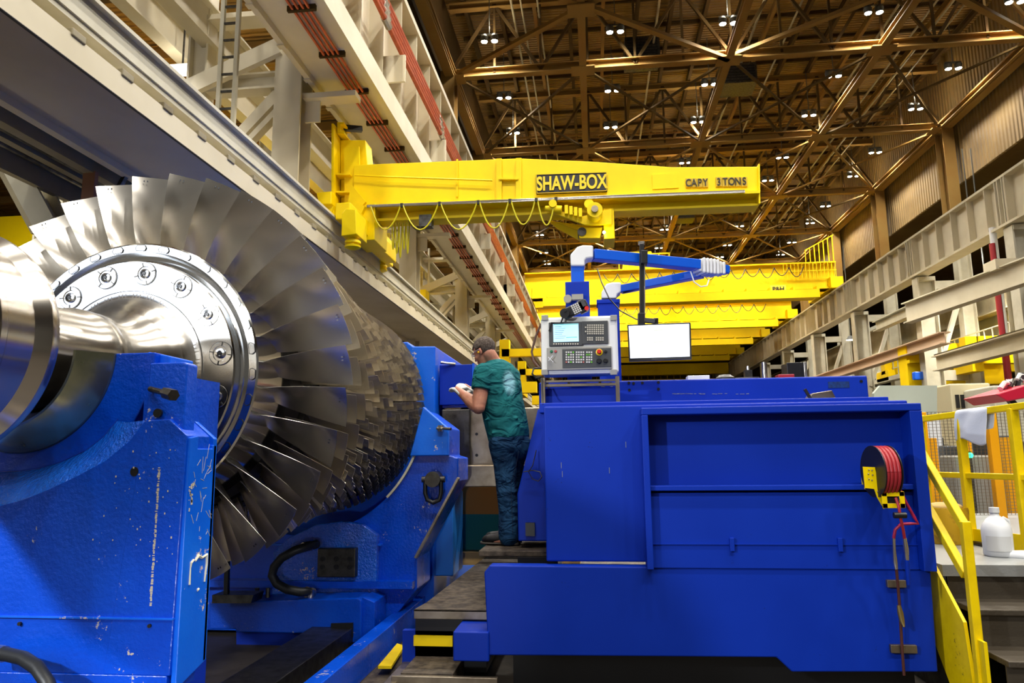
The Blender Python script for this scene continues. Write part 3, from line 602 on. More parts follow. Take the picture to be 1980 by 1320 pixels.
random.seed(11); sc = mat('scraped_paint', (206, 196, 176), .6)
m = MB()
for k in range(60):
    z = .98+k*.0098; m.box(-1.905-.006*random.random(), 3.0265, z, -1.900+.003*random.random(), 3.028, z+random.choice((.004, .008, .011)))
for k in range(26):
    y_, z_ = 3.08+.17*random.random(), 1.25+.35*random.random(); l = .02+.06*random.random(); a = random.uniform(-1.2, 1.2)+(0 if k % 2 else .6)
    m.beam((-1.7747, y_, z_), (-1.7747, y_+l*.5*cos(a), z_+l*sin(a)), .0016, .0016)
for k in range(14): y_, z_ = 3.05+.03*random.random(), 1.36+.12*random.random(); m.box(-1.7755, y_, z_, -1.7742, y_+.012*random.random()+.003, z_+.02*random.random()+.004)
for k in range(40): x = -2.20+.40*random.random(); z = 1.15+.5*random.random(); r = .002+.004*random.random(); m.box(x, 3.0265, z, x+r, 3.028, z+r*1.5)
m.build('paint_scrape', sc, S)['kind'] = 'stuff'
# ================================================================ TOOL CARRIAGE (right blue machine)
def xz(px, py, Y): p = at(px, py, Y); return (p.x, p.z)
C_ = thing('tool_carriage', 'big dark blue lathe carriage housing filling the lower right', 'machine', (.8, 5.6, 0))
MB().prism([(-.351, .885), (-.351, 1.93), (2.06, 1.93), (2.06, .885)], 'y', 5.06, 6.3).build('upper_housing', 'blue_dark', C_, bevel=.01)
MB().box(-.40, 5.30, 1.90, 2.035, 5.5, 1.972).build('step_plate', 'blue_dark', C_, bevel=.006)
MB().box(-.47, 6.2, 1.88, 2.23, 7.0, 2.212).build('top_housing', 'blue_dark', C_, bevel=.012)
lo = [xz(945, 1265, 5), xz(937, 1105, 5), xz(948, 1092, 5), (1.95, .862), xz(1797, 1103, 5), xz(1811, 1297, 5), xz(1530, 1297, 5), xz(1500, 1269, 5)]
MB().prism(lo, 'y', 4.98, 5.10).build('lower_housing', 'blue_dark', C_, bevel=.008)
# raised frame around the front panels
F = MB()
F.box(.31, 4.90, 1.852, 2.076, 5.06, 1.90).build('frame_lip', 'blue_dark', C_, bevel=.006)
MB().box(.31, 4.90, .86, .352, 5.06, 1.852).build('frame_side', 'blue_dark', C_, bevel=.004)
MB().box(2.00, 4.90, .86, 2.076, 5.06, 1.852).build('frame_side', 'blue_dark', C_, bevel=.004)
MB().box(.352, 4.94, 1.355, 2.0, 5.06, 1.388).build('frame_rib', 'blue_dark', C_, bevel=.004)
MB().box(.352, 4.97, .86, 2.0, 5.06, 1.34).build('access_panel', 'blue_dark', C_, bevel=.004)
MB().box(.352, 4.962, 1.01, 2.0, 4.975, 1.016).build('panel_seam', 'blue_dark', C_)
for x in (.86, 1.53): MB().box(x-.014, 4.945, .97, x+.014, 4.975, 1.055).build('panel_tab', 'blue_dark', C_, bevel=.003)
MB().prism([xz(1040, 790, 5.75), xz(1000, 955, 5.75), xz(1002, 1046, 5.75), xz(1060, 1046, 5.75), xz(1060, 790, 5.75)], 'y', 5.75, 6.2).build('side_column', 'blue_dark', C_, bevel=.01)
MB().box(at(1003, 1, 5.74).x+.0, 5.72, .98, at(1019, 1, 5.74).x+.0, 5.76, 1.08).build('recess', 'black', C_)
MB().box(-.45, 6.35, .86, 2.0, 7.6, 1.86).build('rear_housing', 'blue_dark', C_)
MB().box(-.9, 5.6, .845, -.36, 6.25, .885).build('standing_plate', 'plate', C_, bevel=.004)
MB().box(-.60, 5.55, .72, -.30, 6.2, .845).build('plate_bracket', 'black', C_)
MB().box(-.6, 5.2, .05, 2.0, 6.9, .30).build('undercarriage', 'black', C_)
m = MB()
for px, py in ((1058, 742), (1061, 751), (1070, 753), (1100, 741), (1160, 739), (1181, 741), (1216, 740), (1225, 741), (1242, 740), (1273, 739), (1159, 755), (1217, 754), (1101, 756), (1665, 737), (1273, 752)):
    p = at(px, py, 6.2); m.lathe([(-.004, 0), (-.004, .012), (.01, .013)], (p.x, 6.2, p.z), 'y', 12)
m.build('bolt_hole', 'black', C_)
a = at(876, 1278, 4.95); b = at(945, 1222, 4.95)
tag(MB().box(a.x, 4.95, a.z, b.x, 5.3, b.z).build('end_box', 'blue_dark', bevel=.008), 'small blue box at the left foot of the big carriage', 'machine part')
a = at(800, 1196, 5.25); b = at(940, 1180, 5.25)
t = thing('chip_tray', 'chip-covered steel plate at the left foot of the big carriage', 'tray', (a.x, 5.25, 0))
MB().prism([(a.x, 5.25), (-.72, 5.25), (-.72, 8.0), (-1.2, 8.0), (-1.28, 5.5)], 'z', b.z-.01, b.z).build('tray_top', 'plate', t); MB().box(a.x, 5.25, a.z, -.74, 5.27, b.z).build('tray_edge', 'steel_plate', t, bevel=.003); MB().box(a.x, 5.3, .1, -.8, 6.5, a.z).build('tray_base', 'black', t)
a = at(778, 1252, 5.3); b = at(876, 1220, 5.3)
t = thing('step_stop', 'low blue stop with a yellow strip beside the small blue box', 'machine part', (a.x, 5.3, 0)); MB().box(a.x, 5.3, .1, b.x, 5.36, b.z).build('stop_body', 'blue_dark', t)
c = at(800, 1248, 5.29); d = at(875, 1229, 5.29); MB().box(c.x, 5.285, c.z, d.x, 5.3, d.z).build('yellow_strip', 'yellow_rail', t)
a = at(775, 1270, 4.9); b = at(876, 1270, 4.9)
tag(MB().box(a.x, 4.9, .0, b.x, 5.3, .2).build('step_block', 'plate', bevel=.004), 'chip-strewn step block between the rails and the carriage', 'step')
a = at(758, 1300, 4.88); b = at(962, 1276, 4.88)
tag(MB().box(a.x, 4.86, .06, b.x, 4.9, .19).build('step_edge', 'steel_plate', bevel=.004), 'bright worn steel edge of the step at the bottom middle', 'edge')
m = MB().box(-1.62, 4.0, .02, -.6, 4.86, .05)
for i in range(14): m.box(-1.6+i*.075, 4.0, .05, -1.56+i*.075, 4.86, .062)
tag(m.build('ribbed_plate', 'plate'), 'ribbed dirty floor plate at the bottom middle edge', 'plate')
tag(MB().prism([(p.x, p.y) for p in (atz(768, 1243, .1), atz(782, 1248, .1), atz(757, 1287, .1), atz(731, 1287, .1))], 'z', .08, .1).build('warning_strip', 'yellow_rail'), 'slanting yellow painted strip on the floor plate in the bottom middle', 'strip')
a = at(1602, 750, 6.195); b = at(1642, 737, 6.195); MB().box(a.x, 6.197, a.z, b.x, 6.2, b.z).build('paint_patch', mat('teal_paint_patch', (4, 56, 120), .5, var=(30, (6, 40, 90), .4, .6)), C_)
m = MB(); random.seed(7)
for k in range(26): p = at(1100+random.random()*95, 741+random.random()*7, 6.196); m.box(p.x, 6.197, p.z, p.x+.01+.03*random.random(), 6.1995, p.z+.004)
for k in range(30): p = at(1300+random.random()*150, 761+random.random()*1.2, 6.196); m.box(p.x, 6.197, p.z, p.x+.02, 6.1995, p.z+.0035)
for px, py in ((1085, 905), (1087, 922), (1178, 915), (1210, 865)): p = at(px, py, 5.058); m.box(p.x, 5.057, p.z, p.x+.003, 5.0595, p.z+.04)
m.build('paint_scratch', mat('scratched_paint', (130, 136, 150), .6), C_)['kind'] = 'stuff'
# ---- things on top of the machine
def onback(px0, px1, py0, py1, Y, d, name, mt, label, cat, bev=.004):
    a = at(px0, py1, Y); b = at(px1, py0, Y); z0 = 2.212
    return tag(MB().box(a.x, Y, z0, b.x, Y+d, max(z0+.01, b.z)).build(name, mt, bevel=bev), label, cat)
onback(1523, 1556, 700, 728, 6.5, .2, 'tool_case', 'black', 'black upright case on the blue machine top toward the right end', 'case')
onback(1556, 1560, 699, 728, 6.45, .02, 'steel_sheet', 'steel', 'thin bright steel sheet leaning beside the black case', 'sheet')
onback(1505, 1536, 723, 728, 6.4, .12, 'rag', 'red_hose', 'red rag lying beside the black case on the machine top', 'rag')
onback(1330, 1372, 725, 729, 6.4, .15, 'paper_stack', 'white', 'white papers lying on the machine top below the monitor', 'paper')
o = thing('cylinder_tool', 'upright bright steel cylinder on the machine top left of the red rag', 'tool', (at(1479, 728, 6.5).x, 6.5, 2.212))
MB().cyl((o.location.x, 6.5, 2.212), (o.location.x, 6.5, at(1479, 700, 6.5).z), .022, 16).build('barrel', 'steel', o, smooth=50)
o = thing('small_vise', 'small steel clamp standing on the machine top near its middle', 'clamp', (at(1445, 728, 6.4).x, 6.4, 2.212)); x = o.location.x
MB().box(x-.11, 6.35, 2.212, x+.09, 6.5, 2.235).build('clamp_base', 'steel', o); MB().box(x-.02, 6.38, 2.235, x+.04, 6.45, 2.30).build('clamp_jaw', 'steel_dk', o); MB().cyl((x+.01, 6.4, 2.30), (x+.01, 6.4, 2.335), .012, 8).build('clamp_screw', 'steel', o)
p = at(1404, 728, 6.4); tag(MB().lathe([(0, .085), (.03, .08), (.055, .05), (.06, 0)], (p.x, 6.45, 2.212), 'z', 20).build('dome_cap', 'black', smooth=True), 'black dome-shaped cap on the machine top right of the papers', 'cap')
o = thing('tool_holder', 'grey steel tool holder lying on the blue step near the right end', 'tool', at(1600, 762, 5.6)); q = o.location
MB().prism([(q.x-.14, 1.98), (q.x-.10, 2.03), (q.x+.04, 2.05), (q.x+.07, 1.98)], 'y', 5.62, 5.75).build('holder_body', 'steel_plate', o, bevel=.004); MB().beam((q.x-.16, 5.6, 2.06), (q.x-.12, 5.6, 1.98), .02, .02).build('holder_pin', 'steel_dk', o)
# ================================================================ CONTROL PANEL
def Q(px, py, Y=5.7): return at(px, py, Y)
P = thing('control_panel', 'grey machine control cabinet with small screen and keypads above the carriage', 'control panel', (-.1, 5.8, 2.2))
def pbox(x0, y0, x1, y1, d0, d1, name, mt, par, bev=0, Y=5.7):
    a = Q(x0, y1, Y); b = Q(x1, y0, Y); return MB().box(a.x, Y-d1, a.z, b.x, Y-d0, b.z).build(name, mt, par, bevel=bev)
pbox(1047, 609, 1193, 725, -.22, 0, 'cabinet', 'grey_plastic', P, .02)
M['gp_d'] = mat('dark_grey_panel', (66, 68, 68), .45); M['gp_m'] = mat('mid_grey_panel', (150, 148, 140), .45); M['key'] = mat('beige_key', (190, 184, 166), .5)
M['scr'] = mat('lit_screen', (170, 215, 235), .3, emit=((165, 212, 236), .8)); M['mon'] = mat('lit_monitor', (245, 250, 255), .3, emit=((243, 250, 255), 1.0))
for x0, y0 in ((1047, 609), (1180, 609), (1047, 714), (1180, 714)): pbox(x0, y0, x0+13, y0+11, 0, .012, 'corner_cap', 'gp_m', P, .004)
u = pbox(1062, 622, 1125, 670, 0, .02, 'screen_unit', 'gp_d', P, .004)
pbox(1070.5, 626, 1118.5, 662, .02, .023, 'screen', 'scr', u); g = mat('green_text', (40, 170, 140), .5, emit=((60, 170, 150), .5)); w2 = mat('grey_text', (90, 120, 140), .5)
pbox(1071, 626.5, 1118, 629, .023, .0245, 'header_bar', g, u); pbox(1095, 652, 1116, 653.5, .023, .0245, 'header_bar', g, u)
for k in range(7): pbox(1073, 632+k*3.6, 1086+(k*7) % 9, 633+k*3.6, .023, .0245, 'text_line', w2, u)
for k in range(11): pbox(1070+k*4.6, 664, 1072.6+k*4.6, 667, .02, .026, 'soft_key', 'key', u)
u = pbox(1125.5, 620, 1175, 666, 0, .018, 'keyboard_unit', 'gp_d', P, .004)
for r_ in range(8):
    for c_ in range(9):
        if (r_ == 5) or (c_ == 0 and r_ not in (1, 3, 5)) or (r_ > 5 and c_ == 4): continue
        x0 = 1131.2+c_*4.15; y0 = 628+r_*4.05; pbox(x0, y0, x0+2.7, y0+2.9, .018, .024, 'key', 'key', u)
l2 = pbox(1058, 669.5, 1182, 716.5, 0, .016, 'lower_panel', 'gp_m', P, .004)
u = pbox(1088, 673, 1181, 712, .016, .02, 'button_field', 'gp_d', P, .002)
kg = mat('green_key', (110, 190, 60), .5); kr_ = mat('pink_key', (190, 110, 100), .5); kw = mat('white_key', (214, 212, 204), .5)
for g0, nc in ((1094, 4), (1113.6, 4), (1133.6, 3)):
    for r_ in range(5):
        for c_ in range(nc):
            x0 = g0+c_*4.4; y0 = 680+r_*4.75; z = int(x0*3+r_*5) % 7
            pbox(x0, y0, x0+2.8, y0+3, .02, .026, 'key', kg if z == 3 else kr_ if (z == 5 and r_ == 4) else kw, u)
def knob(px, py, r, d, mt, par, name, d0=.02): a = Q(px, py); return MB().lathe([(-d0, r), (-d0-d*.7, r), (-d0-d, r*.8), (-d0-d, 0)], (a.x, 5.7, a.z), 'y', 20).build(name, mt, par, smooth=True)
my = mat('signal_yellow', (245, 205, 10), .4); mr_ = mat('signal_red', (214, 40, 30), .35); mg = mat('dark_green_button', (20, 110, 70), .4)
knob(1158.7, 681.5, .027, .006, my, P, 'stop_ring'); knob(1158.5, 681, .018, .03, mr_, P, 'emergency_stop', .026)
for x_, y_, r_ in ((1158, 698.6, .02), (1170.6, 698, .017), (1170.6, 680.6, .011)): knob(x_, y_, r_, .018, 'black', P, 'selector_knob')
knob(1066.5, 680, .011, .01, mg, P, 'start_button', .016); knob(1074.5, 680, .011, .01, mat('faded_red_button', (170, 70, 70), .4), P, 'stop_button', .016)
m = MB().beam(Q(1060, 690, 5.66), Q(1070, 700, 5.66), .004, .018, (0, 1, 0)).beam(Q(1069, 687, 5.655), Q(1061, 697, 5.655), .004, .012, (0, 1, 0)); m.build('key_tag', 'white', P)
# stand below
m = MB(); a, b = Q(1047, 737, 5.75), Q(1197, 728, 5.75)
m.box(a.x, 5.72, 2.13, b.x, 5.76, 2.15); m.box(a.x, 5.72, 2.165, b.x, 5.76, 2.18); m.box(a.x, 5.70, 1.95, a.x+.03, 5.8, 2.2); m.box(b.x-.03, 5.7, 1.95, b.x, 5.8, 2.2); m.build('stand_frame', 'steel_plate', P)
MB().box(a.x, 5.78, 1.95, b.x, 6.2, 2.12).build('stand_box', 'blue_dark', P)
# handheld pendant
t = thing('handwheel_pendant', 'black handheld pendant with jog wheel, keypad and red button lying on the control cabinet', 'pendant', Q(1108, 605))
ru = (Q(1134, 589, 5.72)-Q(1086, 612, 5.72)).normalized(); rv = Vector((0, 0, 1))-ru*ru.z; rv.normalize(); nn = ru.cross(rv); cc = Q(1110, 599, 5.66)
def orb(cu, cv, du, dv, d0, d1, name, mt, par, bev=0):
    m = MB(); c = cc+ru*cu+rv*cv
    m.beam(c-ru*du/2+nn*(d0+d1)/2, c+ru*du/2+nn*(d0+d1)/2, d1-d0, dv, rv); return m.build(name, mt, par, bevel=bev)
orb(.01, 0, .215, .085, -.03, .02, 'pendant_body', 'black', t, .012); orb(.07, -.005, .07, .105, -.025, .02, 'pendant_foot', 'black', t, .008)
for r_ in range(5):
    for c_ in range(4): orb(-.006+c_*.017, .032-r_*.016, .012, .011, .02, .026, 'keypad_key', kw, t)
orb(.088, .012, .03, .05, .02, .023, 'pendant_display', 'gp_d', t)
c = cc+ru*-.082+nn*.02; m = MB().cyl(c, c+nn*.03, .038, 24); m.cyl(c+nn*.03+ru*.012+rv*.012, c+nn*.045+ru*.012+rv*.012, .008, 10); m.build('jog_wheel', mat('jog_wheel_black', (32, 32, 34), .3), t, smooth=60)
c = cc+ru*.092-rv*.04+nn*.02; MB().cyl(c, c+nn*.03, .017, 16).build('red_button', mr_, t, smooth=60)
MB().tube([cc-ru*.11-rv*.02, cc-ru*.14-rv*.05, Q(1066, 624, 5.68), Q(1062, 640, 5.66)], .007, 8).build('pendant_cord', 'black', t, smooth=True)
# posts, articulated duct, boot
t = thing('cable_duct_arm', 'blue jointed cable duct arm with white elbows and corrugated boot over the control panel', 'cable duct', (-.1, 6.2, 2.2))
a = at(1094, 606, 6.0); b = at(1139, 543, 6.0); MB().box(a.x, 6.0, 2.2, b.x, 6.03, b.z).build('mount_plate', 'blue_dark', t, bevel=.006)
a = at(1106, 600, 6.08); b = at(1129, 516, 6.08); MB().box(a.x, 6.03, 2.2, b.x, 6.15, b.z).build('vertical_duct', 'blue_arm', t, bevel=.006)
def q6(px, py, Y=6.09): p = at(px, py, Y); return (p.x, p.z)
MB().prism([q6(1104, 518), q6(1103, 497), q6(1116, 482), q6(1127, 478.5), q6(1147, 479), q6(1147, 502), q6(1134, 504), q6(1131, 508), q6(1131, 518)], 'y', 6.01, 6.17).build('white_elbow', 'white', t, bevel=.012)
MB().beam(at(1146, 493, 6.09), at(1350, 513, 6.45), .11, .088, (0, 0, 1)).build('upper_duct', 'blue_arm', t, bevel=.006)
a0, b0_ = at(1339, 514, 6.44), at(1398, 521, 6.56); dv = (b0_-a0)
for i in range(9):
    u0 = i/9; s_ = 1.0 if 1 < i < 7 else .82
    MB().beam(a0+dv*u0, a0+dv*(u0+.085), .15*s_, (.125 if i else .08)*s_*1.15, (0, 0, 1)).build('boot_fold', 'white', t, bevel=.012)
MB().beam(b0_-dv*.02, at(1406, 523, 6.58), .09, .075, (0, 0, 1)).build('duct_stub', 'blue_arm', t, bevel=.006)
MB().beam(at(1199, 560, 6.9), at(1358, 529, 6.55), .10, .072, (0, 0, 1)).build('lower_duct', 'blue_arm', t, bevel=.006)
MB().prism([q6(1163, 580, 6.9), q6(1163, 568, 6.9), q6(1172, 552, 6.9), q6(1184, 549, 6.9), q6(1200, 549, 6.9), q6(1200, 568, 6.9), q6(1193, 572, 6.9), q6(1191, 580, 6.9)], 'y', 6.82, 6.98).build('white_elbow', 'white', t, bevel=.012)
a = at(1160, 738, 6.9); b = at(1196, 582, 6.9); m = MB().box(a.x, 6.8, 2.212, b.x, 7.0, b.z); m.box(a.x-.01, 6.79, b.z-.04, b.x+.01, 7.01, b.z); m.build('rear_post', 'blue_dark', t, bevel=.006)
MB().tube([at(1335, 524, 6.4), at(1342, 545, 6.4), at(1355, 554, 6.4), at(1367, 552, 6.4), at(1371, 540, 6.45)], .006, 8).build('white_cable', 'white', t, smooth=True)
MB().tube([at(1205, 566, 6.85), at(1240, 556, 6.8), at(1285, 546, 6.7), at(1340, 532, 6.55)], .008, 8).build('black_cable', 'black', t, smooth=True)
c = at(1097.5, 577, 5.95); MB().cyl((c.x, 5.95, c.z), (c.x, 5.99, c.z), .034, 20).build('round_sensor', 'gp_m', t, smooth=60); a = at(1115, 575, 5.97); MB().box(a.x-.04, 5.95, a.z-.02, a.x+.055, 6.0, a.z+.025).build('sensor_clip', 'gp_m', t)
# monitor on pole
t = thing('monitor', 'flat monitor with blank white screen hanging from a black pole off the blue duct', 'monitor', at(1275, 700, 6.1))
tl, tr, br, bl = at(1212.6, 627.5, 6.15), at(1335, 623, 6.05), at(1337, 694, 6.05), at(1216, 698.5, 6.15)
def quadbox(c4, ins, d0, d1, name, mt, par, bev=0):
    ce = sum(c4, Vector())/4; cs = [p+(ce-p).normalized()*ins for p in c4]; n = (c4[1]-c4[0]).cross(c4[0]-c4[3]).normalized()
    if n.y > 0: n = -n
    v = [p+n*d0 for p in cs]+[p+n*d1 for p in cs]
    return MB().add(v, [(0, 1, 2, 3), (7, 6, 5, 4), (0, 4, 5, 1), (1, 5, 6, 2), (2, 6, 7, 3), (3, 7, 4, 0)]).build(name, mt, par, bevel=bev)
quadbox([tl, tr, br, bl], 0, -.04, 0, 'bezel', 'black', t, .003)
sc_ = quadbox([tl+Vector((.013, 0, -.012)), tr+Vector((-.012, 0, -.012)), br+Vector((-.012, 0, .022)), bl+Vector((.013, 0, .026))], 0, 0, .003, 'screen', 'mon', t)
ue = (tr-tl).normalized(); ve = (tl-bl).normalized()
gt = mat('pale_green_text', (180, 225, 170), .5, emit=((190, 230, 180), .7))
for (px, py, w_) in ((1273, 638, .075), (1273, 661, .075)):
    p = at(px, py, 6.09); MB().beam(p-ue*w_/2, p+ue*w_/2, .004, .010, ve).build('screen_text', gt, t)
p = at(1240, 634, 6.12); m = MB().beam(at(1241, 472, 6.14), at(1241, 626, 6.14), .04, .045, (0, 1, 0)); m.build('pole', 'black', t, bevel=.004)
MB().beam(at(1246.5, 490, 6.12), at(1246.5, 622, 6.12), .008, .02, (0, 1, 0)).build('pole_edge', 'steel', t)
MB().beam(at(1234, 470, 6.14), at(1246, 469, 6.14), .012, .03).build('pole_hook', 'steel', t)
MB().beam(at(1245, 487, 6.13), at(1245, 512, 6.13), .055, .12, (0, 1, 0)).build('pole_clamp', 'black', t, bevel=.005)
m = MB().beam(at(1240, 606, 6.14), at(1240, 628, 6.14), .06, .06, (0, 1, 0)); m.beam(at(1246, 619, 6.14), at(1268, 621, 6.12), .04, .04); m.beam(at(1268, 615, 6.14), at(1268, 640, 6.14), .04, .04); m.beam(at(1268, 640, 6.15), at(1270, 680, 6.15), .1, .04, (0, 1, 0)); m.build('monitor_bracket', 'black', t, bevel=.004)
tag(MB().tube([at(1155, 520, 6.5), at(1163, 545, 6.4), at(1178, 577, 6.3), at(1200, 601, 6.2), at(1230, 617, 6.15), at(1256, 624, 6.13)], .006, 8).build('signal_cable', 'black', smooth=True), 'thin black cable sagging from the ducts to the monitor bracket', 'cable')
o = thing('cable_bundle', 'dark cable bundle hanging down left of the control cabinet', 'cable', Q(1040, 700))
MB().tube([Q(1046, 626, 5.8), Q(1036, 650, 5.8), Q(1028, 680, 5.8), Q(1032, 698, 5.78), Q(1044, 712, 5.75)], .009, 8).build('cable', mat('brown_cable', (88, 58, 44), .5), o, smooth=True)
m = MB().tube([Q(1047, 712, 5.75), Q(1032, 712, 5.72), Q(1029, 722, 5.7), Q(1036, 731, 5.7), Q(1047, 729, 5.72)], .008, 8)
m.tube([Q(1048, 731, 5.7), Q(1049, 760, 5.6), Q(1050, 782, 5.3)], .006, 8); m.build('loop', 'black', o, smooth=True)
tag(MB().tube([at(1037, 870, 5.72), at(1030, 900, 5.68), at(1022, 912, 5.65), at(1030, 926, 5.65), at(1041, 930, 5.65), at(1048, 922, 5.68), at(1044, 912, 5.7), at(1030, 909, 5.7), at(1012, 912, 5.7)], .004, 6).build('loose_wire', 'steel_dk', smooth=True), 'thin loose looped wire hanging behind the man at knee height', 'wire')
# ================================================================ HOSE REEL
t = thing('hose_reel', 'yellow framed hose reel wound with red hose on the blue carriage', 'hose reel', (1.8, 4.8, 1.3))
ax_ = Vector((.97, .12, 0)).normalized(); c = at(1704, 911, 4.78)
def disc(cc_, r0, r1, wd, name, mt, par, n=40):
    m = MB(); v = []; up = Vector((0, 0, 1)); sd = ax_.cross(up)
    for s_, r in ((-wd/2, r0), (-wd/2, r1), (wd/2, r1), (wd/2, r0)):
        for k in range(n): a = 2*pi*k/n; v.append(cc_+ax_*s_+(up*sin(a)+sd*cos(a))*r)
    f = [(i*n+k, i*n+(k+1) % n, ((i+1) % 4)*n+(k+1) % n, ((i+1) % 4)*n+k) for i in range(4) for k in range(n)]
    return m.add(v, f).build(name, mt, par, smooth=40)
disc(c-ax_*.05, .02, .158, .006, 'reel_flange', 'black', t); disc(c+ax_*.05, .02, .158, .006, 'reel_flange', 'black', t); disc(c, .02, .10, .10, 'reel_hub', 'black', t)
for i in range(4):
    cc2 = c+ax_*(-.035+.023*i); up = Vector((0, 0, 1)); sd = ax_.cross(up)
    MB().tube([cc2+(up*sin(a)+sd*cos(a))*.145 for a in [2*pi*k/36 for k in range(37)]], .0125, 8, False).build('wound_hose', 'red_hose', t, smooth=60)
by = [q6(1668, 902, 4.74), q6(1691, 903, 4.74), q6(1697, 930, 4.74), q6(1707, 945, 4.74), q6(1709, 984, 4.74), q6(1696, 962, 4.74), q6(1690, 945, 4.74), q6(1672, 943, 4.74)]
MB().prism(by, 'y', 4.735, 4.742).build('reel_bracket', 'yellow', t)
m = MB()
for px, py in ((1680, 908), (1686, 909), (1679, 916), (1687, 918), (1680, 926), (1686, 928), (1697, 950), (1701, 960)): p = at(px, py, 4.733); m.ball(p, .005, n=5)
m.build('rivets', 'steel', t)
a = at(1706, 982, 4.70); b = at(1747, 950, 4.70)
m = MB(); m.box(a.x, 4.69, a.z, b.x, 4.70, a.z+.028); m.box(a.x, 4.69, b.z-.028, b.x, 4.70, b.z); m.box(a.x, 4.69, a.z, a.x+.03, 4.70, b.z); m.box(b.x-.03, 4.69, a.z, b.x, 4.70, b.z); m.box(a.x, 4.69, b.z-.004, b.x, 4.95, b.z); m.build('hose_guide', 'yellow', t, bevel=.003)
MB().box(a.x+.03, 4.70, a.z+.028, b.x-.03, 4.72, b.z-.028).build('guide_roller', 'black', t, bevel=.008)
MB().box(1.70, 4.74, 1.36, 1.80, 4.98, 1.50).build('reel_mount', 'yellow', t)
o = thing('air_line', 'red air hose with brass fittings and steel pipe hanging below the reel', 'air line', (1.9, 4.85, .3))
MB().tube([at(1732, 962, 4.68), at(1738, 980, 4.66), at(1741, 1000, 4.66), at(1746, 1022, 4.68), at(1749, 1040, 4.7)], .0085, 10).build('red_hose_drop', 'red_hose', o, smooth=60)
MB().tube([at(1741, 948, 4.85), at(1752, 972, 4.83), at(1768, 1000, 4.83), at(1775, 1012, 4.83), at(1760, 1012, 4.83), at(1742, 1013, 4.84), at(1731, 1024, 4.85), at(1728, 1040, 4.86)], .0095, 10).build('red_hose_loop', mat('dark_red_hose', (168, 30, 70), .4), o, smooth=60)
p = at(1740, 996, 4.66); MB().tube([p+Vector((-.035, 0, 0)), p+Vector((.035, 0, 0))], .018, 10).build('hose_stop', 'black', o, smooth=60)
M['brass'] = mat('brass_fitting', (160, 138, 84), .35, .8)
MB().tube([at(1728, 1038, 4.86), at(1729, 1062, 4.88), at(1731, 1085, 4.9), at(1733, 1100, 4.9)], [.010, .010, .014, .010], 10).build('fitting', 'steel', o, smooth=60)
MB().tube([at(1733, 1098, 4.9), at(1736, 1130, 4.92), at(1740, 1180, 4.93), at(1744, 1250, 4.94), at(1748, 1305, 4.95)], .009, 10).build('pipe', mat('copper_pipe', (96, 56, 50), .4, .4), o, smooth=60)
MB().tube([at(1738, 1170, 4.92), at(1741, 1185, 4.92), at(1744, 1200, 4.92), at(1748, 1212, 4.9)], [.012, .018, .016, .006], 10).build('valve', 'brass', o, smooth=60)
MB().tube([at(1749, 1040, 4.7), at(1752, 1062, 4.72), at(1754, 1082, 4.74)], [.011, .014, .011], 10).build('quick_coupling', 'steel', o, smooth=60)
MB().tube([at(1754, 1082, 4.74), at(1755, 1102, 4.75), at(1757, 1130, 4.76)], [.012, .014, .009], 10).build('blue_nozzle', 'blue_dark', o, smooth=60)
for px0, px1, py0, py1 in ((1713, 1748, 1120, 1134), (1720, 1769, 1245, 1260)):
    a = at(px0, py1, 4.98); b = at(px1, py0, 4.98); MB().box(a.x, 4.95, a.z, b.x, 4.98, b.z).build('strut_channel', 'steel_plate', o, bevel=.003)
# ================================================================ STAIR, PLATFORM, RAILINGS
M['tread'] = mat('dark_checker_tread', (84, 76, 64), .5, .5, bump=(60, .6, .004)); M['deckp'] = mat('bright_checker_deck', (176, 178, 176), .4, .6, bump=(60, .5, .004))
o = thing('access_stair', 'dark steel stair climbing to the platform at right', 'stair', (3.2, 4.6, 0))
for k in range(4):
    y0 = 5.12-.30*(k+1); z = .87-.215*(k+1); MB().box(2.24, y0, z-.035, 5.2, y0+.34, z).build('tread', 'tread', o, bevel=.006)
    MB().box(2.24, y0+.33, z, 5.2, y0+.34, z+.19).build('riser', 'tread', o)
tag(MB().box(2.2, 5.12, .80, 7.5, 9.2, .87).build('platform', 'deckp'), 'bright checker plate platform behind the yellow stair rail', 'platform')
structure(MB().box(2.25, 5.2, 0, 7.5, 9.2, .80).build('trim_1', 'steel_dk'))
def sx(px, py, X=2.16): return atx(px, py, X)
t = thing('stair_rail', 'yellow stair handrail with side plate at the right of the blue carriage', 'handrail', (2.2, 4.8, 0))
p1 = sx(1866, 1014); post = (p1.x, p1.y)
MB().beam(sx(1762, 842), sx(1864, 1016), .045, .055).build('top_rail', 'yellow_rail', t, bevel=.006)
MB().beam(sx(1778, 953), sx(1868, 1112), .045, .055).build('mid_rail', 'yellow_rail', t, bevel=.006)
MB().beam((post[0], post[1], .05), (post[0], post[1], p1.z+.02), .05, .05, (0, 1, 0)).build('post', 'yellow_rail', t, bevel=.006)
pr_ = [sx(1797, 1060), sx(1873, 1203), sx(1893, 1330), sx(1848, 1325), sx(1817, 1243), sx(1808, 1206)]
MB().prism([(p.y, p.z) for p in pr_], 'x', 2.13, 2.15).build('side_plate', 'yellow_rail', t)
p = sx(1900, 1290); MB().box(2.15, p.y-.06, p.z-.3, 2.17, p.y+.05, p.z+.15).build('foot_lug', 'yellow_rail', t)
t = thing('platform_railing', 'yellow guard railing around the platform at the right edge', 'railing', (3, 6.5, .87))
def rz(px, py, z): return atz(px, py, z)
za = 1.93
A = at(1768, 812, 6.7); B_ = at(1990, 783, 5.6); 
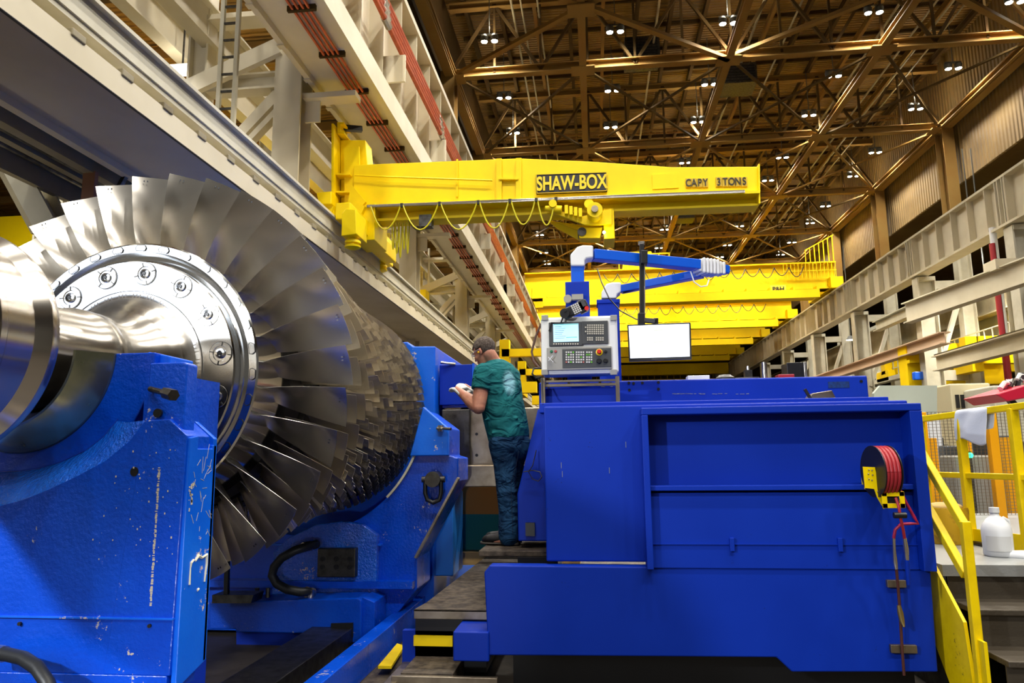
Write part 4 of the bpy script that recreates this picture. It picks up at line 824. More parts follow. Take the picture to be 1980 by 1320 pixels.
def onl(px, u_z):   # point above/below the rail line at pixel column
    u = (px-1768)/(1990-1768); u2 = u/(u+(1-u)*5.6/6.7); p = A.lerp(B_, u2); return Vector((p.x, p.y, u_z))
MB().beam(A, B_, .05, .05).build('top_rail', 'yellow_rail', t, bevel=.006); MB().beam(onl(1775, 1.40), onl(1990, 1.40), .045, .045).build('mid_rail', 'yellow_rail', t, bevel=.006)
for px in (1778, 1855, 1957): a = onl(px, .87); b = onl(px, 1.9); MB().beam(a, b, .06, .06, (0, 1, 0)).build('post', 'yellow_rail', t, bevel=.005)
MB().beam(onl(1775, .93), onl(1990, .93), .02, .12).build('toe_board', 'yellow_rail', t)
t = thing('mesh_fence', 'wire mesh fence with orange posts behind the yellow platform railing', 'fence', (3.5, 8.6, .87))
m = MB()
for i in range(100): x = 2.9+i*.04; m.box(x-.002, 8.598, .9, x+.0025, 8.603, 2.02)
for i in range(34): z = .9+i*.034; m.box(2.9, 8.6, z-.002, 6.9, 8.604, z+.002)
m.build('mesh', 'steel_plate', t)['kind'] = 'stuff'
mo = mat('orange_yellow_post', (250, 172, 0), .4)
for px in (1926, 1790): a = at(px, 870, 8.5); MB().box(a.x-.045, 8.5, .87, a.x+.045, 8.59, 2.02).build('post', mo, t, bevel=.006)
# towel over the rail
t0_ = onl(1852, 0); t1_ = onl(1912, 0); m = MB(); nu, nv = 22, 20; v = []
dr = (B_-A).normalized(); nr_ = Vector((dr.y, -dr.x, 0)).normalized()
for i in range(nu+1):
    for j in range(nv+1):
        u = i/nu; w_ = j/nv; p = t0_.lerp(t1_, u); zt = A.z+(B_.z-A.z)*((p.x-A.x)/(B_.x-A.x))+.035
        s_ = (w_-.35); drop = abs(s_)*(.44 if s_ > 0 else .5)*(1-.12*sin(u*5+.5)); side_ = 1 if s_ > 0 else -1
        off = .036*side_*min(1, abs(s_)*12)+.009*sin(u*9+w_*4)*min(1, abs(s_)*4)
        q = p+nr_*(off)+dr*(.02*sin(w_*5)); q.z = zt-max(0, drop-.02); v.append(q)
f = [(i*(nv+1)+j, i*(nv+1)+j+1, (i+1)*(nv+1)+j+1, (i+1)*(nv+1)+j) for i in range(nu) for j in range(nv)]
o = m.add(v, f).build('towel', mat('white_towel', (222, 228, 240), .9, bump=(120, .4, .003)), smooth=180)
sm = o.modifiers.new('s', 'SOLIDIFY'); sm.thickness = .008; ss = o.modifiers.new('ss', 'SUBSURF'); ss.levels = 1; ss.render_levels = 1
tag(o, 'white towel draped over the yellow platform railing', 'towel')
# jug, bucket, mat
p = at(1930, 1058, 5.55); p.z = .87; t = thing('plastic_jug', 'white plastic gallon jug standing on the platform deck', 'jug', p)
MB().lathe([(0, .0), (0, .085), (.012, .092), (.17, .094), (.21, .085), (.25, .055), (.275, .028), (.30, .026)], (p.x, p.y, .872), 'z', 28).build('bottle', mat('translucent_jug', (236, 238, 240), .35), t, smooth=50)
MB().lathe([(0, .032), (.035, .032), (.035, 0)], (p.x, p.y, 1.165), 'z', 20).build('cap', 'white', t, smooth=50)
MB().tube([(p.x+.05, p.y, 1.13), (p.x+.085, p.y, 1.11), (p.x+.09, p.y, 1.06)], .012, 8).build('handle', 'white', t, smooth=True)
MB().lathe([(0, .0955), (.10, .0955)], (p.x, p.y, .91), 'z', 16, rad(200), rad(300)).build('label', mat('pale_jug_label', (214, 214, 212), .5), t)
tag(MB().tube([(p.x+.02, p.y-.05, .885), (p.x+.12, p.y-.12, .885), (p.x+.3, p.y-.1, .89), (p.x+.42, p.y-.06, .885)], [.03, .04, .035, .02], 10).build('crumpled_bag', 'white', smooth=True), 'crumpled clear plastic sheet lying beside the white jug', 'plastic sheet')
p = at(1832, 1030, 6.3); p.z = .872; t = thing('yellow_bucket', 'dirty yellow bucket with rags on the platform behind the stair rail', 'bucket', p)
MB().lathe([(0, 0), (0, .15), (.02, .155), (.26, .17), (.28, .165), (.28, .15), (.2, .145)], (p.x, p.y, .872), 'z', 28).build('bucket_body', mat('dirty_yellow_bucket', (206, 160, 10), .5, var=(9, (120, 90, 20), .5, .7)), t, smooth=50)
m = MB().ball((p.x-.03, p.y, 1.15), .10, (1, 1, .4), 8); m.ball((p.x+.07, p.y, 1.15), .06, (1, 1, .5), 8); m.build('rag', mat('tan_rag', (206, 176, 110), .8), t, smooth=180)
tag(MB().box(2.9, 5.9, .872, 4.2, 6.5, .90).build('rubber_mat', 'steel_dk', bevel=.01), 'dark rubber mat lying on the platform behind the bucket and jug', 'mat')
# ================================================================ JIB CRANE
J = thing('wall_jib_crane', 'bright yellow wall travelling jib crane spanning the middle, lettered SHAW-BOX', 'crane', (-4.3, 12.7, 5.2))
def j(px, py, Y=12.5): p = at(px, py, Y); return (p.x, p.z)
MB().prism([j(683, 318), j(1003, 305), j(1140, 311), j(1300, 322), j(1467, 321), j(1468, 372), j(1300, 374), j(1000, 391), j(712, 400), j(683, 398)], 'y', 12.52, 13.0).build('boom', 'yellow', J, bevel=.01)
MB().prism([j(712, 400), j(1468, 372), j(1467, 377), j(712, 405)], 'y', 12.40, 13.1).build('boom_flange', 'yellow', J)
MB().prism([j(714, 404), j(1467, 377), j(1467, 393), j(714, 424)], 'y', 12.70, 12.76).build('track_web', 'yellow', J)
MB().prism([j(714, 421), j(1467, 391), j(1467, 395), j(714, 426)], 'y', 12.55, 12.92).build('track_flange', 'yellow', J)
m = MB().beam(at(710, 399, 12.36), at(1440, 370, 12.36), .03, .05); m.build('festoon_rail', 'steel', J)
for px, y0, y1 in ((965, 307, 391), (1003, 306, 390)): m = MB().beam(at(px, y0, 12.48), at(px, y1, 12.48), .10, .04, (0, 1, 0)); m.build('stiffener', 'yellow', J)
MB().beam(at(965, 347, 12.48), at(1003, 347, 12.48), .1, .03).build('stiffener', 'yellow', J); MB().beam(at(884, 308, 12.49), at(884, 380, 12.49), .03, .03, (0, 1, 0)).build('stiffener', 'yellow', J)
MB().prism([j(1465, 319), j(1468, 319), j(1469, 395), j(1466, 395)], 'y', 12.45, 13.05).build('end_plate', 'yellow', J)
MB().tube([at(686, 339, 12.42), at(750, 342, 12.4), at(952, 349, 12.4)], .018, 6).build('tie_rod', 'yellow', J)
# mast
m = MB().prism([j(651, 262), j(700, 262), j(706, 330), j(712, 425), j(700, 440), j(672, 440), j(652, 425)], 'y', 12.7, 13.1); m.build('mast', 'yellow', J, bevel=.01)
MB().prism([j(652, 236), j(665, 236), j(665, 240), j(658, 240), j(658, 254), j(665, 254), j(665, 258), j(652, 258)], 'y', 12.5, 12.9).build('guide_bracket', 'yellow', J)
MB().beam(at(660, 247, 12.7), at(700, 250, 12.9), .10, .10).build('guide_roller', 'black', J)
MB().beam(at(652, 250, 12.6), at(652, 430, 12.6), .5, .04, (1, 0, 0)).build('mast_flange', 'yellow', J)
MB().beam(at(680, 285, 12.6), at(683, 420, 12.6), .04, .3, (1, 0, 0)).build('mast_flange', 'yellow', J)
for yy in (342, 376, 402): MB().beam(at(653, yy, 12.6), at(682, yy, 12.6), .3, .03).build('mast_rib', 'yellow', J)
MB().prism([j(690, 398), j(712, 405), j(700, 432), j(678, 420)], 'y', 12.3, 12.9).build('gusset', 'yellow', J)
MB().prism([j(684, 362), j(712, 395), j(690, 420), j(676, 405)], 'y', 12.35, 12.6).build('gusset', 'yellow', J)
# end carriage running along the girder
a = at(690, 445, 12.0); b = at(736, 490, 14.4); MB().beam((-4.15, 11.4, 5.72), (-4.15, 14.3, 5.72), .26, .30).build('end_carriage', 'yellow', J, bevel=.02)
for (px, y0, y1, Y) in ((683, 410, 462, 11.3), (737, 455, 510, 14.4)):
    c = at(px, (y0+y1)/2, Y); top = at(px, y0, Y).z; bot = at(px, y1, Y).z
    wb = .125*Y/11.3*1.05
    MB().prism([(c.x-wb, bot), (c.x-wb, top-.08), (c.x-wb*.5, top), (c.x+wb*.8, top-.03), (c.x+wb, bot+.02)], 'y', Y-.2, Y+.35).build('wheel_housing', 'yellow', J, bevel=.012)
    g_ = MB().lathe([(0, .0), (0, .06), (.03, .13), (.06, .135), (.07, .10), (.09, .10), (.10, .135), (.14, .13), (.16, .09), (.2, .09)], (c.x, Y, bot-.18), 'z', 24).build('guide_wheel', 'yellow', J, smooth=40)
MB().box(-4.3, 12.4, 5.5, -3.9, 13.2, 6.2).build('saddle', 'yellow', J, bevel=.01)
MB().prism([j(623, 383), j(652, 380), j(652, 405), j(628, 405)], 'y', 12.2, 12.6).build('drive_motor', 'yellow', J, bevel=.02); MB().prism([j(630, 405), j(652, 405), j(645, 432)], 'y', 12.3, 12.7).build('drive_gusset', 'yellow', J)
# sign
a = at(1037, 373, 12.46); b = at(1173, 333, 12.46)
s_ = MB().prism([(a.x, at(1038, 374, 12.46).z), (b.x, at(1173, 369, 12.46).z), (b.x, at(1173, 332, 12.46).z), (a.x, at(1037, 337, 12.46).z)], 'y', 12.47, 12.52).build('name_plate', 'black', J)
rt_ = (at(1173, 350, 12.46)-at(1037, 355, 12.46))
myt = mat('sign_yellow', (250, 214, 10), .5)
word('SHAW-BOX', .36, at(1105, 354, 12.455), rt_, (0, 0, 1), myt, J, bold=.010, sx=.66)
m = MB()
pl = [at(1037.5, 337.5, 12.455), at(1172.5, 333, 12.455), at(1172.5, 368.5, 12.455), at(1038.5, 373.5, 12.455)]
for i in range(4): m.beam(pl[i], pl[(i+1) % 4], .006, .015, (0, 1, 0))
m.build('plate_border', myt, J)
dkp = mat('letter_tile', (206, 170, 20), .5)
for i, px in enumerate((1331, 1342, 1353, 1364)):
    a = at(px, 353, 12.49); MB().box(a.x-.045, 12.49, a.z-.08, a.x+.045, 12.515, a.z+.08).build('letter_tile', dkp, J)
for i in range(5): a = at(1390+i*12.3, 351, 12.49); MB().box(a.x-.05, 12.49, a.z-.085, a.x+.05, 12.515, a.z+.085).build('letter_tile', dkp, J)
for i, ch in enumerate('CAPY'): word(ch, .19, at(1331+i*11.0, 354-i*.4, 12.48), rt_, (0, 0, 1), M['black'], J, bold=.002, sx=.75)
for i, ch in enumerate('3TONS'): word(ch, .19, at(1390+i*12.3, 352-i*.4, 12.48), rt_, (0, 0, 1), M['black'], J, bold=.002, sx=.75)
a = at(1262, 365, 12.49); b = at(1311, 334, 12.49); MB().box(a.x, 12.50, a.z, b.x, 12.515, b.z).build('cover_plate', 'yellow', J)
# festoon loops
M['cabley'] = mat('yellow_cable', (214, 200, 20), .5)
hp = [715, 777, 850, 925, 986, 1037, 1075]
def droop(p, q, d, n=10): return [Vector(p).lerp(Vector(q), i/n)+Vector((0, 0, -d*4*(i/n)*(1-i/n))) for i in range(n+1)]
for i in range(len(hp)-1):
    y0 = 399-(hp[i]-710)*.0397; y1 = 399-(hp[i+1]-710)*.0397; dd = (.45, .48, .5, .5, .45, .48)[i]
    MB().tube(droop(at(hp[i]+2, y0, 12.34), at(hp[i+1]-2, y1, 12.34), dd), .014, 6).build('festoon_loop', 'cabley', J, smooth=True)
    MB().beam(at(hp[i+1], y1-3, 12.34), at(hp[i+1], y1+4, 12.34), .05, .05, (0, 1, 0)).build('cable_trolley', 'black', J)
m = MB()
for k in range(5): a = at(758+k*7, 425, 12.7); m.tube(droop(a, a+Vector((.03, .1, 0)), .55+.08*(k % 3), 8), .014, 6)
m.build('pendant_cable_coil', 'cabley', J, smooth=True)
MB().tube(droop(at(790, 425, 12.6), at(828, 432, 12.6), .16), .02, 6).build('cable_loop', 'black', J, smooth=True); a = at(826, 432, 12.6); MB().box(a.x-.13, 12.5, a.z-.08, a.x+.1, 12.7, a.z+.14).build('junction_box', 'steel_dk', J)
# hoist trolley under the boom
T = thing('hoist_trolley', 'yellow hoist trolley with motor drum hanging under the jib boom', 'hoist', (at(1130, 430, 12.7)))
MB().prism([j(1068, 412), j(1100, 412), j(1125, 420), j(1183, 405), j(1183, 435), j(1148, 436), j(1130, 436)], 'y', 12.45, 12.52).build('side_frame', 'yellow', T, bevel=.006)
MB().prism([j(1068, 412), j(1125, 420), j(1183, 405), j(1183, 435), j(1130, 436)], 'y', 12.95, 13.02).build('side_frame', 'yellow', T, bevel=.006)
a = at(1168, 462, 12.5); b = at(1187, 402, 12.5); MB().box(a.x, 12.5, a.z, b.x, 13.1, b.z).build('control_box', 'yellow', T, bevel=.01)
a = at(1150, 414, 12.4); MB().cyl((a.x, 12.15, a.z), (a.x, 12.5, a.z), .135, 24).build('motor', 'yellow', T, smooth=50); MB().cyl((a.x, 12.10, a.z), (a.x, 12.16, a.z), .06, 16).build('motor_hub', 'steel_plate', T, smooth=50)
a = at(1139, 399, 12.5); MB().cyl((a.x, 12.35, a.z), (a.x, 12.5, a.z), .085, 20).build('trolley_wheel', 'yellow', T, smooth=50)
a = at(1070, 400, 12.5); MB().cyl((a.x, 12.3, a.z), (a.x, 12.5, a.z), .07, 20).build('trolley_wheel', 'yellow', T, smooth=50)
MB().tube([at(1054, 402, 12.4), at(1072, 404, 12.4), at(1086, 405, 12.4)], [.04, .07, .07], 14).build('travel_motor', 'yellow', T, smooth=50)
m = MB(); 
for k in range(4): a = at(1095+k*9, 402+k*2, 12.4); m.box(a.x-.03, 12.35, a.z-.12, a.x+.03, 12.5, a.z+.04)
m.build('brackets', 'yellow', T, bevel=.005)
a = at(1128, 460, 12.5); b = at(1160, 436, 12.5); m = MB().prism([j(1118, 436), j(1165, 436), j(1160, 457), j(1120, 457)], 'y', 12.6, 12.9); m.build('drum_guard', 'yellow', T, bevel=.01); MB().cyl((at(1125, 445, 12.5).x, 12.58, at(1125, 445, 12.5).z), (at(1125, 445, 12.5).x, 12.92, at(1125, 445, 12.5).z), .08, 16).build('hoist_drum', 'steel_dk', T)
a = at(1168, 449, 12.4); MB().ball(a, .025, n=6).build('signal_lamp', 'lamp', T)
MB().prism([j(1050, 405), j(1068, 412), j(1115, 428), j(1128, 445), j(1118, 448), j(1075, 425)], 'y', 12.98, 13.04).build('rear_frame', 'yellow', T)
# ================================================================ BRIDGE CRANES FAR DOWN THE HALL
def bridge(Y, zb, h, sign=False, label='', xl=-4.6, xr=16.3, fest=True, rails=True):
    t = thing('bridge_crane', label, 'crane', (6, Y, zb))
    MB().box(xl, Y, zb, xr, Y+.7, zb+h).build('front_girder', 'yellow_far', t); MB().box(xl, Y-.25, zb, xr, Y+.9, zb+.12).build('girder_flange', 'yellow_far', t)
    MB().box(xl, Y+3, zb, xr, Y+3.7, zb+h).build('rear_girder', 'yellow_far', t); MB().box(xl, Y-.3, zb+h, xr, Y+.9, zb+h+.08).build('top_flange', 'yellow_far', t)
    MB().box(xr-.5, Y-.6, zb-.04, xr+.3, Y+4.6, zb+.7).build('end_truck', 'yellow_far', t); MB().box(xl-.3, Y-.6, zb-.04, xl+.5, Y+4.6, zb+.7).build('end_truck', 'yellow_far', t)
    MB().box(xl+1.3, Y-1.1, zb-.75, xr-1.4, Y-.6, zb-.2).build('walkway_beam', 'yellow_far', t)
    for i in range(13): x = xl+1.5+i*(xr-xl-3)/12; MB().box(x-.05, Y-1.0, zb-.2, x+.05, Y, zb+.05).build('walkway_bracket', 'yellow_far', t)
    if rails:
        m = MB()
        for i in range(15): x = xr-3.4+i*.24; m.box(x-.02, Y-.35, zb+h-1.0, x+.02, Y-.31, zb+h+.0)
        m.box(xr-3.5, Y-.36, zb+h-.02, xr, Y-.3, zb+h+.04); m.box(xr-3.5, Y-.36, zb+h-.55, xr, Y-.3, zb+h-.5)
        for i in range(7): x = xr-1.9+i*.3; z = zb+h+i*.16; m.box(x-.03, Y-.3, zb+h, x+.03, Y-.26, z+.9)
        m.beam((xr-1.9, Y-.28, zb+h+.9), (xr, Y-.28, zb+h+1.9), .06, .06); m.build('handrail', 'yellow_far', t)
    if fest:
        for i in range(14):
            x = xl+5.5+i*.95
            MB().tube(droop((x, Y-.35, zb+h-.25), (x+.95, Y-.35, zb+h-.25), .55+.12*(i % 2), 8), .03, 5).build('festoon_loop', 'steel_dk', t, smooth=True)
    if sign:
        a = at(1505, 559, Y-.36); MB().box(a.x-.5, Y-.34, a.z-.28, a.x+.5, Y-.31, a.z+.28).build('maker_plate', mat('light_yellow_plate', (252, 224, 60), .5), t)
        word('P&H', .42, (a.x, Y-.37, a.z), (1, 0, 0), (0, 0, 1), M['black'], t, bold=.012)
        a = at(1083, 583, Y-.3); MB().box(a.x-.42, Y-.03, a.z-.3, a.x+.42, Y, a.z+.3).build('number_plate', dkp, t); word('160.50', .26, (a.x, Y-.05, a.z), (1, 0, 0), (0, 0, 1), M['brown_dk'], t)
    return t
bridge(49.5, 12.35, 1.75, True, 'nearest yellow bridge crane across the hall, with P&H plate at its right end')
bridge(60.5, 12.35, 1.5, False, 'second yellow bridge crane down the hall, lower than the P&H one', fest=True, rails=False)
bridge(70.0, 12.35, 1.6, False, 'third yellow bridge crane, behind the monitor', fest=False, rails=False)
bridge(82.0, 12.35, 1.8, False, 'farthest yellow bridge crane near the end of the hall', fest=False, rails=False)
t = thing('crane_trolley', 'yellow hoist trolley riding on top of the nearest bridge crane', 'crane trolley', at(1250, 530, 50))
a = at(1207, 546, 50); b = at(1300, 500, 50); MB().box(a.x, 50, 14.22, b.x, 53.2, b.z).build('trolley_frame', 'yellow_far', t)
a = at(1215, 505, 49.8); b = at(1262, 488, 49.8); MB().box(a.x, 50.4, a.z, b.x, 52, b.z+.3).build('gear_case', 'yellow_far', t, bevel=.1); a = at(1268, 512, 50); MB().cyl((a.x, 50.5, a.z), (a.x+1.4, 50.5, a.z), .5, 14).build('drum', 'yellow_far', t, smooth=50)
m = MB()
for px in (1198, 1216, 1235, 1256, 1276, 1296): a = at(px, 540, 49.6); m.beam((a.x, 49.6, 14.2), (a.x, 49.6, 15.3), .07, .07, (0, 1, 0))
m.beam((at(1198, 540, 49.6).x, 49.6, 15.3), (at(1298, 540, 49.6).x, 49.6, 15.3), .07, .07); m.build('trolley_rail', 'yellow_far', t)
# yellow machines low at the far end
t = thing('far_gantry', 'yellow gantry machine with railing at the far end below the cranes', 'gantry', (5, 88, 6))
for k, (x0, x1, z0, z1, y) in enumerate(((-4, 16, 10.9, 12.2, 88), (-4, 16, 9.3, 10.4, 88.5), (-3, 14, 9.2, 10.6, 90), (-4, 15, 6.2, 7.6, 90), (-4, 15, 2, 5.0, 92), (-2, 1, 5, 10, 91), (4, 6, 5, 10, 91), (9, 12, 5, 10, 91), (-4, -3, 0, 10, 90), (14, 15, 0, 10, 90))): MB().box(x0, y, z0, x1, y+1, z1).build('gantry_beam', 'yellow_far', t)
m = MB()
for i in range(24): x = -3.5+i*.78; m.box(x-.04, 89.8, 10.6, x+.04, 89.86, 11.6)
m.box(-3.5, 89.8, 11.55, 15, 89.88, 11.65); m.build('gantry_railing', 'yellow_far', t)
# wall jibs further down on the left
for Y, lb in ((33, 'distant yellow wall jib on the left girder above the man, nearest of two'), (41.0, 'distant yellow wall jib on the left girder, farther one')):
    t = thing('wall_jib_crane', lb, 'crane', (-4.0, Y, 5)); MB().box(-4.3, Y, 5.2, -3.85, Y+.5, 6.9).build('mast', 'yellow_far', t); MB().box(-4.2, Y, 6.1, -1.6, Y+.4, 6.45).build('boom', 'yellow_far', t); MB().box(-4.3, Y-1, 4.9, -3.9, Y+1.6, 5.3).build('end_carriage', 'yellow_far', t); MB().box(-3.5, Y-.1, 4.4, -2.6, Y+.4, 4.9).build('trolley', 'yellow_far', t)
# left aisle crane in yellow behind the columns
for Y, z, lb in ((19.5, 7.9, 'yellow aisle crane girder seen between the left columns, upper one'), (27, 6.9, 'yellow aisle crane girder seen between the left columns, lower one')):
    t = thing('aisle_crane', lb, 'crane', (-12, Y, z)); MB().box(-24, Y, z, -6.4, Y+.6, z+1.1).build('girder', 'yellow_far', t); MB().box(-7.1, Y-.5, z-.2, -6.5, Y+1.6, z+.3).build('end_truck', 'yellow_far', t); MB().box(-24, Y+2, z, -6.4, Y+2.5, z+.9).build('girder', 'yellow_far', t)
# ================================================================ RIGHT SIDE
t = thing('right_rail_girder', 'cream rail girder bracketed low on the right columns at the right edge', 'girder', (15.9, 25, 5.5))
a = atx(1812, 703, 15.3)
MB().ibeam((15.3, 14, a.z), (15.3, a.y, a.z), .62, .45, .05).build('girder_body', 'cream', t); MB().box(15.2, 14, a.z+.3, 15.35, a.y, a.z+.42).build('rail', 'steel_dk', t)
a = atx(1755, 604, 15.6); b = atx(1695, 637, 15.6); tag(MB().ibeam((15.6, a.y-1, a.z), (15.6, b.y, a.z), .5, .4, .05).build('short_rail_beam', 'cream2'), 'short cream rail beam left of the white jib boom on the right columns', 'beam')
a = atx(1640, 715, 15.7); tag(MB().ibeam((15.7, 34, a.z), (15.7, 66, a.z), .5, .5, .05).build('low_rail_beam', mat('rust_streaked_cream', (206, 178, 150), .6)), 'rust-streaked cream beam low along the distant right columns', 'beam')
tag(MB().ibeam(at(1753, 606, 31), at(1995, 520, 25), .80, .40, .05).build('white_jib_boom', 'cream'), 'white jib boom slanting up to the right edge in front of the right columns', 'jib boom')
tag(MB().box(at(1925, 510, 26).x, 26, at(1925, 520, 26).z, at(1990, 500, 26).x, 26.8, at(1925, 500, 26).z).build('jib_head_box', 'cream'), 'white box-shaped jib head above the slanting white boom', 'jib head')
for i, (px, y0, y1, Y, mt, lb) in enumerate(((1946, 470, 700, 30, 'red_hose', 'dark red vertical pipe with rings beyond the right columns'), (1928, 440, 520, 30, 'white', 'white vertical pipe stub above the white jib head'), (1963, 520, 660, 31, 'cream_dirty', 'grey vertical conduit rising right of the dark red pipe'))):
    a = at(px, y1, Y); b = at(px, y0, Y); tag(MB().cyl((a.x, Y, 6.0 if i == 1 else 0), (a.x, Y, b.z), .13, 10).build('vertical_pipe', mt, smooth=60), lb, 'pipe')
a = at(1890, 600, 40); tag(MB().box(19.5, 24, 6.8, 19.7, 60, 10.2).build('grey_wall_panel', mat('pale_grey_cladding', (168, 168, 156), .6)), 'pale grey clad panel high beyond the right columns', 'panel')
m = MB()
for i in range(40): y = 22+i*.7; m.box(18.0, y, 6.0, 18.05, y+.04, 7.1)
m.box(18.0, 22, 7.05, 18.06, 50, 7.1); m.box(18.0, 22, 6.5, 18.06, 50, 6.55); m.box(17.6, 22, 5.75, 18.1, 50, 6.0); tag(m.build('gallery_railing', 'cream2'), 'cream gallery with fine railing beyond the right columns', 'gallery')
tag(MB().ibeam((19.0, 20, 8.8), (19.0, 90, 8.8), 1.6, .6, .06).build('side_bay_girder', 'cream_dirty'), 'dusty cream girder of the neighbouring bay seen between the right columns', 'girder')
for i, (Y, z, x0) in enumerate(((36, 5.6, 17.5), (46, 6.2, 17.6), (30, 4.6, 17.2))):
    lb = ('yellow side bay crane seen behind the right columns, middle height', 'yellow side bay crane seen far back between the right columns', 'low yellow side bay crane at the right edge below the cream girder')[i]
    t = thing('side_bay_crane', lb, 'crane', (25, Y, z)); MB().box(x0, Y, z, 40, Y+.6, z+1.3).build('girder', 'yellow_far', t); MB().box(x0, Y-.4, z-.4, x0+.5, Y+1.4, z+.2).build('end_truck', 'yellow_far', t)
c_ = at(1758, 745, 38); d_ = at(1812, 664, 38); t = thing('yellow_hoist_beam', 'solid yellow crane end seen right below the cream runway girder beside the right column', 'crane', (c_.x, 38, c_.z)); MB().box(c_.x, 38, c_.z, d_.x+3, 39, d_.z).build('girder', 'yellow_far', t); MB().box(c_.x, 37.7, c_.z+1.1, d_.x+3, 38, c_.z+1.25).build('girder_flange', 'yellow_far', t); MB().box(c_.x+.4, 38.2, 0, c_.x+.8, 38.6, c_.z).build('post', 'cream2', t)
a = at(1768, 724, 37.4); tag(MB().box(a.x, 37.4, a.z-.25, a.x+.5, 37.7, a.z+.15).build('blue_motor', 'blue_arm', bevel=.05), 'small blue motor hanging on the low yellow crane at right', 'motor')
# lamps in the side bay
for i, (px, py) in enumerate(((1881, 475), (1905, 540), (1645, 657))):
    a = at(px, py, 34 if i < 2 else 50); o = thing('side_bay_lamp', ('lit lamp near the roof of the right side bay, topmost', 'lit lamp above the white jib boom in the right side bay', 'small lit lamp low between the distant right columns')[i], 'lamp', a); MB().lathe([(0, 0), (0, .3), (.25, .15), (.3, 0)], tuple(a), 'z', 14).build('lamp_shade', 'lampbody', o); MB().lathe([(-.01, 0), (-.01, .27), (-.02, 0)], tuple(a), 'z', 14).build('lamp_lens', 'lamp', o); MB().beam((a.x, a.y, a.z+.3), (a.x, a.y, 15.4), .04, .04).build('hanger_rod', 'lampbody', o)
    lamp('side_bay_light', 'SPOT', (a.x, a.y, a.z-.2), 900, .3)
for x in (24, 31):
    for y in (22, 34, 46): lamp('side_bay_light', 'SPOT', (x, y, 14.5), 2400, .4)
for y in (8, 16, 26, 38): lamp('aisle_fill_light', 'SPOT', (-10.5, y, 12.0), 4000, .4)  # unseen spots, added to bounce light off the floor onto the left soffit
# partitions, cabinets, clutter behind the platform
tag(MB().prism([xz(1690, 760, 12), xz(1702, 745, 12), xz(1812, 745, 12), xz(1812, 800, 12), xz(1690, 800, 12)], 'y', 12, 12.1).build('grey_partition', mat('pale_green_partition', (176, 182, 166), .6)), 'pale grey-green partition behind the right end of the blue machine', 'partition')
a = at(1845, 830, 14); b = at(1915, 740, 14)
t = thing('machine_cabinet', 'beige machine cabinets with black slots beyond the platform', 'cabinet', (a.x, 14, 0)); MB().box(a.x, 14, 0, b.x, 15, b.z).build('cabinet_body', mat('beige_cabinet', (208, 196, 158), .5), t, bevel=.03)
for px in (1856, 1866): q = at(px, 775, 13.9); MB().box(q.x-.03, 13.97, q.z-.12, q.x+.03, 14, q.z+.12).build('slot', 'black', t)
for i in range(6): q = at(1880+i*5, 775, 13.9); MB().box(q.x-.01, 13.97, q.z-.15, q.x+.01, 14, q.z+.15).build('vent', 'steel_dk', t)
tag(MB().box(at(1925, 800, 13).x, 13, 0, at(1990, 760, 13).x, 14, at(1925, 745, 13).z).build('machine_cabinet', 'cream2', bevel=.03), 'cream cabinet right of the beige one, behind the red cart', 'cabinet')
tag(MB().box(at(1775, 850, 11).x, 11, 0, at(1822, 850, 11).x, 12, at(1790, 805, 11).z).build('white_cabinet', 'white'), 'white cabinet standing behind the platform fence', 'cabinet')
for i in range(10):
    px = 1782+i*21; Y = 10+(i*7 % 5)*.8; a = at(px, 870, Y); h = .9+(i*13 % 7)*.12
    mt = ('gp_m', 'steel_dk', 'cream_dirty', 'gp_d', 'steel_plate')[i % 5]
    tag(MB().box(a.x-.12-(i % 3)*.08, Y, 0, a.x+.1+(i % 2)*.08, Y+.4, .9+h*.55).build('shop_equipment', mt, bevel=.02), '%s upright shop equipment seen through the mesh fence' % ('grey', 'dark', 'dusty cream', 'dark grey', 'steel')[i % 5], 'equipment', 'equipment behind the mesh fence')
for k_, (px, Y) in enumerate(((1808, 9.6), (1875, 10.2), (1952, 9.8))):
    a = at(px, 900, Y); tag(MB().box(a.x-.05, Y, 0, a.x+.05, Y+.08, 1.75).build('safety_post', mo), ('thin orange post left behind the mesh fence', 'thin orange post in the middle behind the mesh fence', 'thin orange post right behind the mesh fence')[k_], 'post')
a = at(1876, 880, 9.9); t = thing('indicator_lamp', 'small glowing green indicator lamp on a dark post behind the mesh fence', 'lamp', (a.x, 9.9, 0))
MB().ball((a.x, 9.9, a.z), .035, n=6).build('green_lens', mat('green_lamp_glow', (40, 255, 140), .4, emit=((40, 255, 140), 4)), t); MB().box(a.x-.03, 9.93, 0, a.x+.03, 9.99, a.z+.05).build('post', 'steel_dk', t)
# red cart with grey cables
t = thing('red_cart', 'red tray heaped with grey cables at the right edge above the railing', 'cart', at(1960, 770, 7))
MB().prism([xz(1925, 762, 7), xz(1990, 742, 7), xz(1990, 768, 7), xz(1948, 776, 7)], 'y', 7, 7.6).build('tray', mat('red_tray', (196, 24, 56), .4), t, bevel=.01)
MB().beam(at(1952, 772, 7.2), at(1962, 784, 7.2), .05, .05).build('tray_foot', 'black', t); a = at(1958, 784, 7.2); MB().beam(a, (a.x, a.y, .9), .05, .05, (0, 1, 0)).build('stand', 'steel_dk', t)
random.seed(3)
for k in range(16):
    u = random.random(); p = at(1932+u*50, 756-u*28*random.random()-4, 7.1+random.random()*.3); q = at(1950+u*40, 742-u*26*random.random(), 7.1+random.random()*.3)
    MB().tube([p, p.lerp(q, .5)+Vector((0, 0, .03)), q], .022, 8).build('cable_piece', ('grey_plastic', 'gp_d', 'steel')[k % 3], t, smooth=True)
